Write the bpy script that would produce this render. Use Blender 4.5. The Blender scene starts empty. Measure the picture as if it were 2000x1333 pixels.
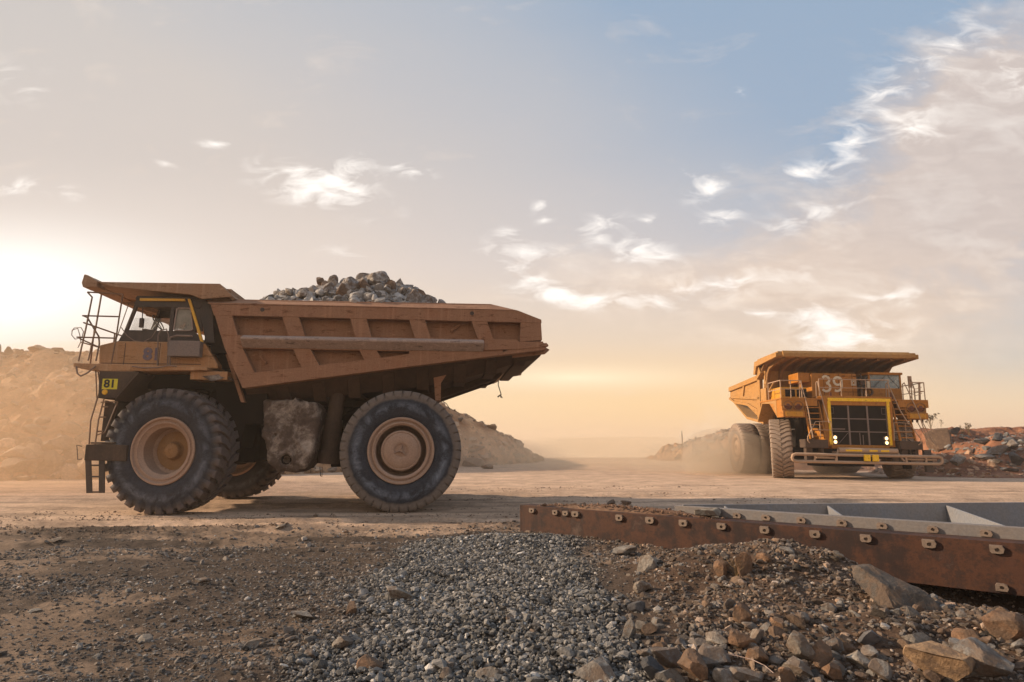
import bpy, math, random
import numpy as np
from mathutils import Matrix, Vector, Euler
random.seed(7); RS = np.random.RandomState(11)
scn = bpy.context.scene
COL = scn.collection
R = math.radians

# ------------------------------------------------------------------ camera maths (photo measured on a 2000 x 1333 frame)
F, CX, CY, EYE = 1200.0, 1000.0, 666.5, 1.64
PIT = math.atan((872 - CY) / F)
def ray(px, py):
    x = (px - CX) / F; z = -(py - CY) / F
    c, s = math.cos(PIT), math.sin(PIT)
    return np.array([x, c - s * z, s + c * z])
def uv(px, py):
    r = ray(px, py); return r[0] / r[1], r[2] / r[1]
class Frame:
    def __init__(s, org, yaw):
        s.o = np.array(org, float); s.yaw = yaw
        s.f = np.array([math.cos(yaw), math.sin(yaw), 0]); s.l = np.array([-math.sin(yaw), math.cos(yaw), 0])
    def w(s, x, y, z): return s.o + s.f * x + s.l * y + np.array([0, 0, z])
    def side(s, px, py, y):
        r = ray(px, py); C = np.array([0, 0, EYE]); t = (y - (C - s.o) @ s.l) / (r @ s.l); P = C + r * t - s.o
        return float(P @ s.f), y, float(P[2])

# ------------------------------------------------------------------ noise
def vnoise(x, y, seed=0):
    x = np.asarray(x, float); y = np.asarray(y, float)
    xi = np.floor(x).astype(np.int64); yi = np.floor(y).astype(np.int64)
    fx = x - xi; fy = y - yi; fx = fx * fx * (3 - 2 * fx); fy = fy * fy * (3 - 2 * fy)
    def h(a, b):
        n = (a * 374761393 + b * 668265263 + seed * 974634777) & 0x7fffffff
        n = ((n ^ (n >> 13)) * 1274126177) & 0x7fffffff
        return ((n ^ (n >> 16)) & 0xffff) / 65535.0
    return (h(xi, yi) * (1 - fx) + h(xi + 1, yi) * fx) * (1 - fy) + (h(xi, yi + 1) * (1 - fx) + h(xi + 1, yi + 1) * fx) * fy
def fbm(x, y, seed=0, o=4, g=.5):
    a = 1.0; t = 0; n = 0
    for i in range(o):
        t = t + a * vnoise(x * 2 ** i, y * 2 ** i, seed + i); n += a; a *= g
    return t / n - .5
def sst(a, b, x):
    t = np.clip((np.asarray(x, float) - a) / (b - a), 0, 1); return t * t * (3 - 2 * t)

# ------------------------------------------------------------------ ground height
def gauss(X, Y, cx, cy, sx, sy, rot=0):
    c, s = math.cos(rot), math.sin(rot); dx = X - cx; dy = Y - cy
    u = (c * dx + s * dy) / sx; v = (-s * dx + c * dy) / sy
    return np.exp(-(u * u + v * v) / 2)
def gravel_mask(X, Y):
    e = fbm(X * .8, Y * .8, 5, 3) * 1.6
    left = -1.25 - .06 * (Y - 4.7) + e; right = .95 - .03 * (Y - 4.7) + .5 * e
    return sst(left - .35, left + .35, X) * (1 - sst(right - .2, right + .25, X)) * (1 - sst(10.2, 12.0, Y + e))
def road_edge(X):
    return 12.6 - .12 * np.clip(X + 2, -8, 0) - 1.2 * sst(.0, 3, X) * 0
def ground_h(X, Y):
    X = np.asarray(X, float); Y = np.asarray(Y, float)
    rough = 1 - sst(12.0, 13.6, Y + fbm(X * .35, Y * .9, 21, 2) * 2.2)
    z = fbm(X * .12, Y * .12, 1, 3) * .10 * sst(5, 14, Y) * (1 - sst(14, 20, Y)) 
    z = z + rough * (fbm(X * .55 + 3, Y * 1.0, 2, 4) * .16 + fbm(X * 3.2, Y * 4.2, 3, 3) * .05 + fbm(X * 11, Y * 11, 9, 2) * .018)
    z = z + sst(11, 12.2, Y) * (1 - sst(14.2, 16.0, Y)) * fbm(X * 1.3, Y * 5.5, 7, 4) * .11 + sst(16, 19, Y) * (1 - sst(26, 34, Y)) * fbm(X * .5, Y * 2.4, 8, 4) * .09
    z = z + (1 - rough) * (fbm(X * .25, Y * 1.6, 4, 3) * .035 + fbm(X * 2.5, Y * 5.0, 6, 3) * .022)
    for k, off in enumerate((-.9, 0, .85, 2.0, 5.3, 8.6)):                                  # shallow wheel ruts along the haul road edge
        c = 12.3 + off + .10 * X + fbm(X * .12, X * 0, 31 + k, 2) * 1.0
        z = z - .05 * np.exp(-((Y - c) / .20) ** 2) * (1 + .35 * np.sin(X * 14 + Y * 9)) + .035 * np.exp(-((Y - c - .42) / .13) ** 2) * (1 + 1.2 * fbm(X * 2, Y * 2, 35, 2))
    z = z + .17 * gauss(X, Y, .15, 9.6, 1.5, 1.7) + .10 * gauss(X, Y, -.1, 6.4, 1.2, 1.3)
    z = z + .52 * gauss(X, Y, 3.0, 6.75, .95, .85, .1) + .20 * gauss(X, Y, 1.9, 7.4, 1.0, .7) + .16 * gauss(X, Y, 2.0, 5.0, 1.6, .8)
    z = z - .55 * gauss(X, Y, 5.3, 6.7, 1.1, .62, -.75)
    z = z + .25 * gauss(X, Y, 4.3, 4.6, .9, .7)
    z = z - .10 * gauss(X, Y, -4.2, 6.0, 1.6, .8)
    lump = 1 * gauss(X, Y, 2.9, 6.2, 1.6, 1.4)
    z = z + lump * (fbm(X * 2.2, Y * 2.2, 14, 3) * .16)
    fl = gauss(X, Y, -8.2, 15.6, 1.6, 1.0) + gauss(X, Y, -2.9, 16.7, 1.4, 1.0)
    z = z * (1 - np.clip(fl, 0, 1) * .9)
    z = z - .03 * np.clip(Y - 92, 0, None)
    return z
def drop(px, py):
    r = ray(px, py); o = np.array([0, 0, EYE]); t = 3.0
    while t < 150:
        P = o + r * t
        if P[2] <= float(ground_h(P[0], P[1])): return P
        t += .02 if t < 20 else .2
    return o + r * t

# ------------------------------------------------------------------ materials
def mk(name):
    m = bpy.data.materials.new(name); m.use_nodes = True; nt = m.node_tree
    return m, nt, nt.nodes['Principled BSDF'], nt.nodes, nt.links
def ramp(N, L, src, stops):
    r = N.new('ShaderNodeValToRGB'); e = r.color_ramp.elements
    while len(e) < len(stops): e.new(.5)
    for i, (p, c) in enumerate(stops): e[i].position = p; e[i].color = (*c, 1) if len(c) == 3 else c
    L.new(src, r.inputs[0]); return r
def noise(N, L, vec, scale, detail=6, rough=.6, dist=0):
    n = N.new('ShaderNodeTexNoise'); n.inputs['Scale'].default_value = scale; n.inputs['Detail'].default_value = detail
    n.inputs['Roughness'].default_value = rough; n.inputs['Distortion'].default_value = dist
    L.new(vec, n.inputs['Vector']); return n
def mix(N, L, f, a, b, mode='MIX'):
    m = N.new('ShaderNodeMix'); m.data_type = 'RGBA'; m.blend_type = mode
    for s, v in ((m.inputs[0], f), (m.inputs[6], a), (m.inputs[7], b)):
        if hasattr(v, 'is_linked'): L.new(v, s)
        else: s.default_value = v if isinstance(v, (int, float)) else ((*v, 1) if len(v) == 3 else v)
    return m.outputs[2]
def math_(N, L, op, a, b=0.0, clamp=False):
    m = N.new('ShaderNodeMath'); m.operation = op; m.use_clamp = clamp
    for i, v in enumerate((a, b)):
        if hasattr(v, 'is_linked'): L.new(v, m.inputs[i])
        else: m.inputs[i].default_value = v
    return m.outputs[0]
def dusty(name, base, dust, amt=.5, scale=1.2, rough=.75, bump=.25, spec=.3, metal=0.0, streak=True, up=.3, fine=30, wear=False):
    m, nt, P, N, L = mk(name)
    tc = N.new('ShaderNodeTexCoord'); v = tc.outputs['Object']
    n1 = noise(N, L, v, scale, 8, .65, .4)
    mp = N.new('ShaderNodeMapping'); mp.inputs['Scale'].default_value = (1, 1, .18 if streak else 1); L.new(v, mp.inputs[0])
    n2 = noise(N, L, mp.outputs[0], scale * 5, 6, .7)
    n3 = noise(N, L, v, fine, 4, .6)
    s = math_(N, L, 'ADD', math_(N, L, 'MULTIPLY', n1.outputs[0], .6), math_(N, L, 'MULTIPLY', n2.outputs[0], .4))
    g = N.new('ShaderNodeNewGeometry'); sx = N.new('ShaderNodeSeparateXYZ'); L.new(g.outputs['Normal'], sx.inputs[0])
    upm = math_(N, L, 'MULTIPLY', sx.outputs[2], up, True)
    f = ramp(N, L, s, [(.5 - .33 * amt - .08, (0, 0, 0)), (.5 - .33 * amt + .22, (1, 1, 1))])
    fac = math_(N, L, 'ADD', math_(N, L, 'MULTIPLY', f.outputs[0], min(1, amt + .25)), upm, True)
    col = mix(N, L, fac, base, dust)
    col = mix(N, L, .35, col, ramp(N, L, n3.outputs[0], [(.3, (.55, .55, .55)), (.7, (1.3, 1.3, 1.3))]).outputs[0], 'MULTIPLY')
    if wear:
        mw = N.new('ShaderNodeMapping'); mw.inputs['Scale'].default_value = (.35, 1, 1.6); L.new(v, mw.inputs[0]); n4 = noise(N, L, mw.outputs[0], 7, 8, .75, .8)
        col = mix(N, L, ramp(N, L, n4.outputs[0], [(.56, (0, 0, 0)), (.62, (.8, .8, .8))]).outputs[0], col, tuple(c * .42 for c in base))
        ms = N.new('ShaderNodeMapping'); ms.inputs['Scale'].default_value = (3.2, 3.2, .12); L.new(v, ms.inputs[0]); n5 = noise(N, L, ms.outputs[0], 3.0, 5, .65)
        col = mix(N, L, ramp(N, L, n5.outputs[0], [(.54, (0, 0, 0)), (.68, (.55, .55, .55))]).outputs[0], col, tuple(c * 1.35 for c in dust))
        col = mix(N, L, ramp(N, L, n4.outputs[0], [(.34, (.7, .7, .7)), (.40, (0, 0, 0))]).outputs[0], col, tuple(c * 1.5 for c in dust))
    L.new(col, P.inputs['Base Color']); P.inputs['Metallic'].default_value = metal
    P.inputs['Specular IOR Level'].default_value = spec
    L.new(math_(N, L, 'ADD', math_(N, L, 'MULTIPLY', fac, .3), rough - .2, True), P.inputs['Roughness'])
    b = N.new('ShaderNodeBump'); b.inputs['Strength'].default_value = bump; b.inputs['Distance'].default_value = .02
    hh = math_(N, L, 'ADD', math_(N, L, 'MULTIPLY', n3.outputs[0], .5), n2.outputs[0])
    if wear: hh = math_(N, L, 'ADD', hh, math_(N, L, 'MULTIPLY', noise(N, L, v, 2.0, 2, .5).outputs[0], 5.0))
    L.new(hh, b.inputs['Height']); L.new(b.outputs[0], P.inputs['Normal'])
    return m
DUST = (.34, .225, .15)
M = {}
M['body81'] = dusty('dusty_brown_paint', (.32, .118, .050), (.33, .165, .092), .68, .8, .8, up=.2, wear=True)
M['belly81'] = dusty('shade_brown_underbody', (.035, .021, .014), (.12, .07, .045), .45, 1.2, .9, up=0, spec=.15)  # body brown darkened: shade beneath the dump body is put into the colour
M['canopy81'] = dusty('worn_ochre_paint', (.36, .16, .065), (.36, .21, .125), .55, .8, .75, wear=True)
M['orange81'] = dusty('faded_orange_paint', (.50, .20, .055), (.42, .25, .14), .45, 1.0, .7, wear=True)
M['black81'] = dusty('dark_cab_paint', (.028, .022, .02), (.12, .08, .06), .35, 1.0, .65)
M['strip'] = dusty('yellow_strip_paint', (.85, .42, .02), (.6, .33, .12), .15, 2, .5)
M['greybox'] = dusty('grey_box_paint', (.16, .13, .12), (.27, .19, .15), .5, 2, .8)
M['under'] = dusty('shade_dark_steel', (.008, .006, .005), (.022, .015, .011), .3, 1.5, .95, spec=.1, up=.1)  # nearly black steel, the deep shade under the trucks painted into it
M['frame'] = dusty('dusty_dark_steel', (.03, .02, .016), (.13, .08, .052), .4, 1.5, .85)
M['rail'] = dusty('brown_rail_paint', (.16, .075, .035), (.27, .17, .11), .4, 3, .7)
M['sign'] = dusty('yellow_sign', (.78, .62, .03), (.6, .45, .1), .1, 4, .5, .05)
M['black'] = dusty('black_lettering', (.012, .012, .012), (.03, .025, .02), .1, 4, .6, .02)
M['blue'] = dusty('blue_lettering', (.06, .07, .17), (.30, .19, .13), .45, 9, .7, .02, streak=False)
M['white'] = dusty('white_lettering', (.75, .66, .5), (.6, .45, .3), .2, 4, .7, .02)
M['reflector'] = dusty('amber_reflector', (.9, .45, .03), (.7, .4, .1), .1, 4, .4, .02)
M['mud_old'] = dusty('caked_mud', (.055, .037, .028), (.36, .28, .22), .30, 1.3, .95, 1.0, streak=False, fine=12)
M['rim81'] = dusty('dusty_pink_brown_rim', (.34, .19, .12), (.42, .27, .19), .6, 1.5, .75, streak=False)
M['hubin'] = dusty('ochre_hub_paint', (.36, .17, .05), (.33, .18, .09), .5, 1.5, .8, streak=False)
M['yellow39'] = dusty('yellow_paint', (.60, .26, .008), (.46, .23, .05), .28, 1.0, .5, wear=True)
M['ybright39'] = dusty('bright_yellow_paint', (.95, .56, .01), (.8, .48, .1), .12, 1.0, .45, wear=True)
M['orange39'] = dusty('orange_yellow_paint', (.43, .14, .005), (.38, .17, .035), .35, 1.0, .55, wear=True)
M['body39'] = dusty('dusty_yellow_body', (.44, .19, .025), (.38, .21, .085), .5, .8, .8, up=.1, wear=True)
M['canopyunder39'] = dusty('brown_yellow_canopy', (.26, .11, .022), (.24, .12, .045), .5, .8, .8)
M['bumper39'] = dusty('dusty_tube_paint', (.34, .19, .10), (.45, .30, .2), .6, 1.5, .8)
M['lens'] = dusty('dark_red_lens', (.10, .02, .012), (.2, .09, .05), .2, 3, .3, .05)
M['bright_metal'] = dusty('scuffed_bar', (.34, .25, .22), (.44, .31, .25), .6, 2, .8, .5, wear=True)
M['hose'] = dusty('dusty_hose', (.12, .08, .06), (.3, .2, .15), .5, 5, .8)
M['seat'] = dusty('seat_cloth', (.03, .026, .024), (.06, .05, .04), .3, 5, .9)
M['grey_steel'] = dusty('grey_bare_steel', (.15, .15, .16), (.20, .155, .125), .45, 1.6, .6, .2, .5, .2, streak=False, up=.15)
M['lit_steel'] = dusty('lit_blue_grey_steel', (.20, .215, .245), (.25, .21, .18), .4, 1.6, .6, .3, .5, .1, streak=False, up=.1)  # blue-grey tray steel, lightened to stand for light on the inner faces
M['lug_steel'] = dusty('lug_steel', (.15, .105, .08), (.24, .17, .125), .5, 6, .6, .2, .5, .3, streak=False)
def rusty():
    m, nt, P, N, L = mk('rusty_steel'); v = N.new('ShaderNodeTexCoord').outputs['Object']
    a = noise(N, L, v, 1.3, 9, .78, .15); b = noise(N, L, v, 9, 6, .7); 
    mp = N.new('ShaderNodeMapping'); mp.inputs['Scale'].default_value = (3, 3, .5); L.new(v, mp.inputs[0]); s = noise(N, L, mp.outputs[0], 2.5, 6, .7)
    c = ramp(N, L, a.outputs[0], [(.30, (.016, .008, .006)), (.45, (.026, .011, .008)), (.54, (.070, .025, .011)), (.60, (.030, .013, .009)), (.70, (.10, .058, .042))])
    c2 = mix(N, L, ramp(N, L, s.outputs[0], [(.52, (0, 0, 0)), (.7, (.7, .7, .7))]).outputs[0], c.outputs[0], (.075, .028, .016))
    c3 = mix(N, L, .5, c2, ramp(N, L, b.outputs[0], [(.3, (.6, .6, .6)), (.7, (1.35, 1.3, 1.25))]).outputs[0], 'MULTIPLY')
    L.new(c3, P.inputs['Base Color']); P.inputs['Roughness'].default_value = .72; P.inputs['Specular IOR Level'].default_value = .35
    bu = N.new('ShaderNodeBump'); bu.inputs['Strength'].default_value = .35; bu.inputs['Distance'].default_value = .01
    L.new(b.outputs[0], bu.inputs['Height']); L.new(bu.outputs[0], P.inputs['Normal']); return m
M['rust'] = rusty()
def tyre_mat(name, side, tread, r0, r1, light=(.16, .17, .2)):
    m, nt, P, N, L = mk(name); tc = N.new('ShaderNodeTexCoord'); v = tc.outputs['Object']
    sp = N.new('ShaderNodeSeparateXYZ'); L.new(v, sp.inputs[0])
    r2 = math_(N, L, 'SQRT', math_(N, L, 'ADD', math_(N, L, 'MULTIPLY', sp.outputs[0], sp.outputs[0]), math_(N, L, 'MULTIPLY', sp.outputs[2], sp.outputs[2])))
    n = noise(N, L, v, 2.2, 7, .7, .6); n2 = noise(N, L, v, 14, 5, .65)
    rr = math_(N, L, 'ADD', r2, math_(N, L, 'MULTIPLY', math_(N, L, 'SUBTRACT', n.outputs[0], .5), .16))
    f = N.new('ShaderNodeMapRange'); f.inputs[1].default_value = r0; f.inputs[2].default_value = r1; L.new(rr, f.inputs[0])
    # polished scuff band on the sidewall bulge
    band = N.new('ShaderNodeMath'); band.operation = 'COMPARE'
    d = math_(N, L, 'ABSOLUTE', math_(N, L, 'SUBTRACT', rr, r0 - .14)); bm = N.new('ShaderNodeMapRange'); bm.inputs[1].default_value = .13; bm.inputs[2].default_value = .02; L.new(d, bm.inputs[0])
    N.remove(band)
    sc = math_(N, L, 'MULTIPLY', bm.outputs[0], ramp(N, L, n.outputs[0], [(.42, (0, 0, 0)), (.62, (1, 1, 1))]).outputs[0])
    wv = noise(N, L, v, 5, 10, .8, 2.5)
    ln = ramp(N, L, wv.outputs[0], [(.485, (0, 0, 0)), (.5, (.8, .8, .8)), (.515, (0, 0, 0))])
    c = mix(N, L, ramp(N, L, n.outputs[0], [(.35, (0, 0, 0)), (.7, (1, 1, 1))]).outputs[0], side, tuple(x * 1.7 + .006 for x in side))
    c = mix(N, L, math_(N, L, 'MULTIPLY', sc, .75), c, light)
    c = mix(N, L, math_(N, L, 'MULTIPLY', ln.outputs[0], .35), c, light)
    c = mix(N, L, f.outputs[0], c, tread)
    c = mix(N, L, .5, c, ramp(N, L, n2.outputs[0], [(.3, (.6, .6, .6)), (.7, (1.3, 1.3, 1.3))]).outputs[0], 'MULTIPLY')
    L.new(c, P.inputs['Base Color']); P.inputs['Roughness'].default_value = .72; P.inputs['Specular IOR Level'].default_value = .35
    b = N.new('ShaderNodeBump'); b.inputs['Strength'].default_value = .3; b.inputs['Distance'].default_value = .02; L.new(n2.outputs[0], b.inputs['Height']); L.new(b.outputs[0], P.inputs['Normal'])
    return m
M['tyref'] = tyre_mat('tyre_rubber', (.016, .017, .024), (.12, .09, .078), 1.30, 1.47)
M['tyrer'] = tyre_mat('tyre_rubber_worn', (.013, .015, .022), (.17, .13, .105), 1.28, 1.34, (.22, .24, .28))
M['tyre39'] = tyre_mat('tyre_rubber_dusty', (.12, .085, .065), (.30, .215, .16), 1.1, 1.35)
def glass(name, tint=(.9, .92, .9), alpha=.25, rough=.08):
    m, nt, P, N, L = mk(name); P.inputs['Base Color'].default_value = (*tint, 1); P.inputs['Roughness'].default_value = rough; P.inputs['Alpha'].default_value = alpha
    v = N.new('ShaderNodeTexCoord').outputs['Object']; n = noise(N, L, v, 3, 5, .6)
    L.new(math_(N, L, 'MULTIPLY', n.outputs[0], alpha * 2, True), P.inputs['Alpha']); return m
M['glass'] = glass('dusty_window_glass', (.45, .40, .33), .12)
M['glass2'] = glass('dusty_rear_glass', (.30, .26, .20), .75, .15)
M['glass39'] = glass('windscreen_glass', (.30, .36, .38), .55)
m, nt, P, N, L = mk('dark_radiator'); P.inputs['Base Color'].default_value = (.012, .012, .013, 1); P.inputs['Roughness'].default_value = .7; P.inputs['Specular IOR Level'].default_value = .12
v = N.new('ShaderNodeTexCoord').outputs['Object']; n_ = noise(N, L, v, 2, 6, .6); L.new(ramp(N, L, n_.outputs[0], [(.3, (.004, .004, .004)), (.75, (.016, .013, .011))]).outputs[0], P.inputs['Base Color']); M['radiator'] = m
m, nt, P, N, L = mk('lit_lamp'); P.inputs['Emission Color'].default_value = (1, .62, .24, 1); P.inputs['Emission Strength'].default_value = 3.2; P.inputs['Base Color'].default_value = (.9, .8, .6, 1); M['lamp'] = m
def rockmat(name, ca, cb, cc, sc=2.5, bump=.9, tinted=True, dirt=.0):
    m, nt, P, N, L = mk(name); v = N.new('ShaderNodeTexCoord').outputs['Object']; oi = N.new('ShaderNodeObjectInfo')
    at = N.new('ShaderNodeAttribute'); at.attribute_name = 'tint'
    off = N.new('ShaderNodeVectorMath'); off.operation = 'ADD'; L.new(v, off.inputs[0]); L.new(oi.outputs['Location'], off.inputs[1])
    a = noise(N, L, off.outputs[0], sc, 8, .7, .3); b = noise(N, L, off.outputs[0], sc * 7, 6, .7)
    c = ramp(N, L, a.outputs[0], [(.32, ca), (.5, cb), (.66, cc)])
    k = mix(N, L, .6, c.outputs[0], ramp(N, L, b.outputs[0], [(.3, (.55, .55, .55)), (.7, (1.4, 1.4, 1.4))]).outputs[0], 'MULTIPLY')
    if tinted: k = mix(N, L, 1.0, k, at.outputs['Color'], 'MULTIPLY')
    if dirt:
        dn = noise(N, L, off.outputs[0], sc * 1.7, 6, .7, .5); k = mix(N, L, ramp(N, L, dn.outputs[0], [(.44, (0, 0, 0)), (.56, (dirt,) * 3)]).outputs[0], k, (.15, .098, .066))
    L.new(k, P.inputs['Base Color']); P.inputs['Roughness'].default_value = .85; P.inputs['Specular IOR Level'].default_value = .25
    bu = N.new('ShaderNodeBump'); bu.inputs['Strength'].default_value = bump; bu.inputs['Distance'].default_value = .02
    L.new(b.outputs[0], bu.inputs['Height']); L.new(bu.outputs[0], P.inputs['Normal']); return m
M['rockgrey'] = rockmat('grey_rock', (.095, .085, .078), (.185, .165, .148), (.29, .255, .22), sc=5, dirt=.8)
M['rockpale'] = rockmat('pale_rock', (.14, .115, .092), (.245, .205, .168), (.39, .335, .275), sc=5, dirt=.8)
M['rockbrown'] = rockmat('brown_rock', (.065, .042, .03), (.145, .090, .058), (.28, .18, .118), sc=5, dirt=.8)
M['rockdark'] = rockmat('dark_rock', (.035, .034, .036), (.075, .07, .068), (.15, .13, .12))
M['gravel'] = rockmat('gravel_stones', (.55, .54, .54), (.85, .83, .81), (1.1, 1.06, 1.0), 9)
M['mud'] = rockmat('caked_mud', (.05, .033, .025), (.12, .082, .062), (.44, .35, .28), 1.7, 1.5, False)
M['hill'] = rockmat('spoil_earth', (.26, .135, .07), (.42, .235, .125), (.56, .35, .20), .6, 1.0)
M['bank'] = rockmat('red_earth', (.09, .045, .028), (.17, .09, .052), (.26, .155, .095), .5, 1.0)
def groundmat():
    m, nt, P, N, L = mk('ground_earth'); v = N.new('ShaderNodeTexCoord').outputs['Object']
    at = N.new('ShaderNodeAttribute'); at.attribute_name = 'tint'
    a = noise(N, L, v, .9, 9, .7, .4); b = noise(N, L, v, 12, 8, .75); c = noise(N, L, v, 60, 4, .7)
    k = mix(N, L, .8, at.outputs['Color'], ramp(N, L, a.outputs[0], [(.3, (.6, .57, .54)), (.7, (1.35, 1.33, 1.3))]).outputs[0], 'MULTIPLY')
    k = mix(N, L, .7, k, ramp(N, L, b.outputs[0], [(.3, (.55, .53, .5)), (.7, (1.4, 1.4, 1.4))]).outputs[0], 'MULTIPLY')
    k = mix(N, L, .5, k, ramp(N, L, c.outputs[0], [(.3, (.6, .6, .6)), (.7, (1.4, 1.4, 1.4))]).outputs[0], 'MULTIPLY')
    L.new(k, P.inputs['Base Color']); P.inputs['Roughness'].default_value = .95; P.inputs['Specular IOR Level'].default_value = .15
    bu = N.new('ShaderNodeBump'); bu.inputs['Strength'].default_value = .9; bu.inputs['Distance'].default_value = .03
    L.new(math_(N, L, 'ADD', b.outputs[0], math_(N, L, 'MULTIPLY', c.outputs[0], .35)), bu.inputs['Height']); L.new(bu.outputs[0], P.inputs['Normal']); return m
M['ground'] = groundmat()

# ------------------------------------------------------------------ objects
def tag(o, label=None, cat=None, group=None, kind=None):
    if label: o['label'] = label
    if cat: o['category'] = cat
    if group: o['group'] = group
    if kind: o['kind'] = kind
    return o
class MB:
    """collects shapes; build() links them as one mesh object"""
    def __init__(s, T=None): s.v = []; s.f = []; s.T = T
    def add(s, vs, fs):
        n = len(s.v); s.v += [tuple(p) for p in vs]; s.f += [tuple(i + n for i in f) for f in fs]; return s
    def box(s, x0, x1, y0, y1, z0, z1):
        x0, x1 = sorted((x0, x1)); y0, y1 = sorted((y0, y1)); z0, z1 = sorted((z0, z1))
        return s.add([(x0, y0, z0), (x1, y0, z0), (x1, y1, z0), (x0, y1, z0), (x0, y0, z1), (x1, y0, z1), (x1, y1, z1), (x0, y1, z1)],
                     [(0, 3, 2, 1), (4, 5, 6, 7), (0, 1, 5, 4), (1, 2, 6, 5), (2, 3, 7, 6), (3, 0, 4, 7)])
    def prism(s, poly, y0, y1, poly2=None):          # poly in (x, z), swept along y
        q = poly2 or poly; n = len(poly)
        vs = [(p[0], y0, p[1]) for p in poly] + [(p[0], y1, p[1]) for p in q]
        return s.add(vs, [tuple(range(n)), tuple(range(2 * n - 1, n - 1, -1))] + [(i, i + n, (i + 1) % n + n, (i + 1) % n) for i in range(n)])
    def prismx(s, poly, x0, x1):                     # poly in (y, z), swept along x
        n = len(poly)
        return s.add([(x0, p[0], p[1]) for p in poly] + [(x1, p[0], p[1]) for p in poly], [tuple(range(n)), tuple(range(2 * n - 1, n - 1, -1))] + [(i, i + n, (i + 1) % n + n, (i + 1) % n) for i in range(n)])
    def tube(s, pts, r, n=8, closed=False):
        P = [Vector(p) for p in pts]; k = len(P); rings = []
        for i, p in enumerate(P):
            a = P[i - 1] if i > 0 or closed else None; b = P[(i + 1) % k] if i < k - 1 or closed else None
            d = Vector((0, 0, 0))
            if a is not None: d += (p - a).normalized()
            if b is not None: d += (b - p).normalized()
            d = d.normalized() if d.length > 1e-6 else Vector((0, 0, 1))
            u = d.cross(Vector((0, 0, 1)));
            if u.length < .05: u = d.cross(Vector((0, 1, 0)))
            u.normalize(); w = d.cross(u)
            if rings:
                pu = rings[-1][1]
                u = (pu - d * pu.dot(d)).normalized(); w = d.cross(u)
            rr = r[i] if isinstance(r, (list, tuple)) else r
            rings.append(([p + u * math.cos(2 * math.pi * j / n) * rr + w * math.sin(2 * math.pi * j / n) * rr for j in range(n)], u))
        vs = [v for q, _ in rings for v in q]; fs = []
        for i in range(k if closed else k - 1):
            o = ((i + 1) % k) * n
            fs += [(i * n + j, i * n + (j + 1) % n, o + (j + 1) % n, o + j) for j in range(n)]
        if not closed: fs += [tuple(range(n - 1, -1, -1)), tuple((k - 1) * n + j for j in range(n))]
        return s.add(vs, fs)
    def lathe(s, prof, n=64, axis='y', c=(0, 0, 0), closed=False):   # prof: (r, t) with t along the axis
        vs = []; k = len(prof)
        for j in range(n):
            a = 2 * math.pi * j / n; ca, sa = math.cos(a), math.sin(a)
            for r, t in prof:
                if axis == 'y': vs.append((c[0] + r * ca, c[1] + t, c[2] + r * sa))
                elif axis == 'x': vs.append((c[0] + t, c[1] + r * ca, c[2] + r * sa))
                else: vs.append((c[0] + r * ca, c[1] + r * sa, c[2] + t))
        fs = []
        for j in range(n):
            o = ((j + 1) % n) * k
            fs += [(j * k + i, j * k + i + 1, o + i + 1, o + i) for i in range(k - 1)]
            if closed: fs.append((j * k + k - 1, j * k, o, o + k - 1))
        return s.add(vs, fs)
    def build(s, name, mat, parent=None, bevel=0, smooth=False, origin=None):
        me = bpy.data.meshes.new(name); V = s.v
        if s.T is not None: V = [tuple(s.T @ Vector(p)) for p in V]
        if origin is not None: V = [(p[0] - origin[0], p[1] - origin[1], p[2] - origin[2]) for p in V]
        me.from_pydata(V, [], s.f); me.update()
        import bmesh
        bm = bmesh.new(); bm.from_mesh(me); bmesh.ops.recalc_face_normals(bm, faces=bm.faces)
        bm.to_mesh(me); bm.free()
        o = bpy.data.objects.new(name, me); COL.objects.link(o); me.materials.append(M[mat] if isinstance(mat, str) else mat)
        if origin is not None: o.location = origin
        if parent: o.parent = parent
        if smooth:
            me.shade_smooth(); md = o.modifiers.new('w', 'EDGE_SPLIT'); md.split_angle = R(40)
        if bevel:
            md = o.modifiers.new('b', 'BEVEL'); md.width = bevel; md.segments = 2; md.limit_method = 'ANGLE'; md.angle_limit = R(35); md.harden_normals = False
        return o
def text_mb(txt, size, depth, place, bold=.0, T=None):
    """place(u, v, d) -> point; u right, v up, d outward"""
    cu = bpy.data.curves.new('t', 'FONT'); cu.body = txt; cu.size = size; cu.extrude = depth; cu.offset = bold; cu.align_x = 'CENTER'; cu.align_y = 'CENTER'
    ob = bpy.data.objects.new('t', cu); COL.objects.link(ob); dg = bpy.context.evaluated_depsgraph_get(); dg.update()
    me = ob.evaluated_get(dg).to_mesh(); b = MB(T)
    b.add([place(v.co.x, v.co.y, v.co.z) for v in me.vertices], [tuple(p.vertices) for p in me.polygons])
    ob.evaluated_get(dg).to_mesh_clear(); bpy.data.objects.remove(ob); bpy.data.curves.remove(cu); return b
def empty(name, loc=(0, 0, 0), rz=0, parent=None):
    o = bpy.data.objects.new(name, None); COL.objects.link(o); o.location = loc; o.rotation_euler.z = rz; o.empty_display_size = .3
    if parent: o.parent = parent
    return o
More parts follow.
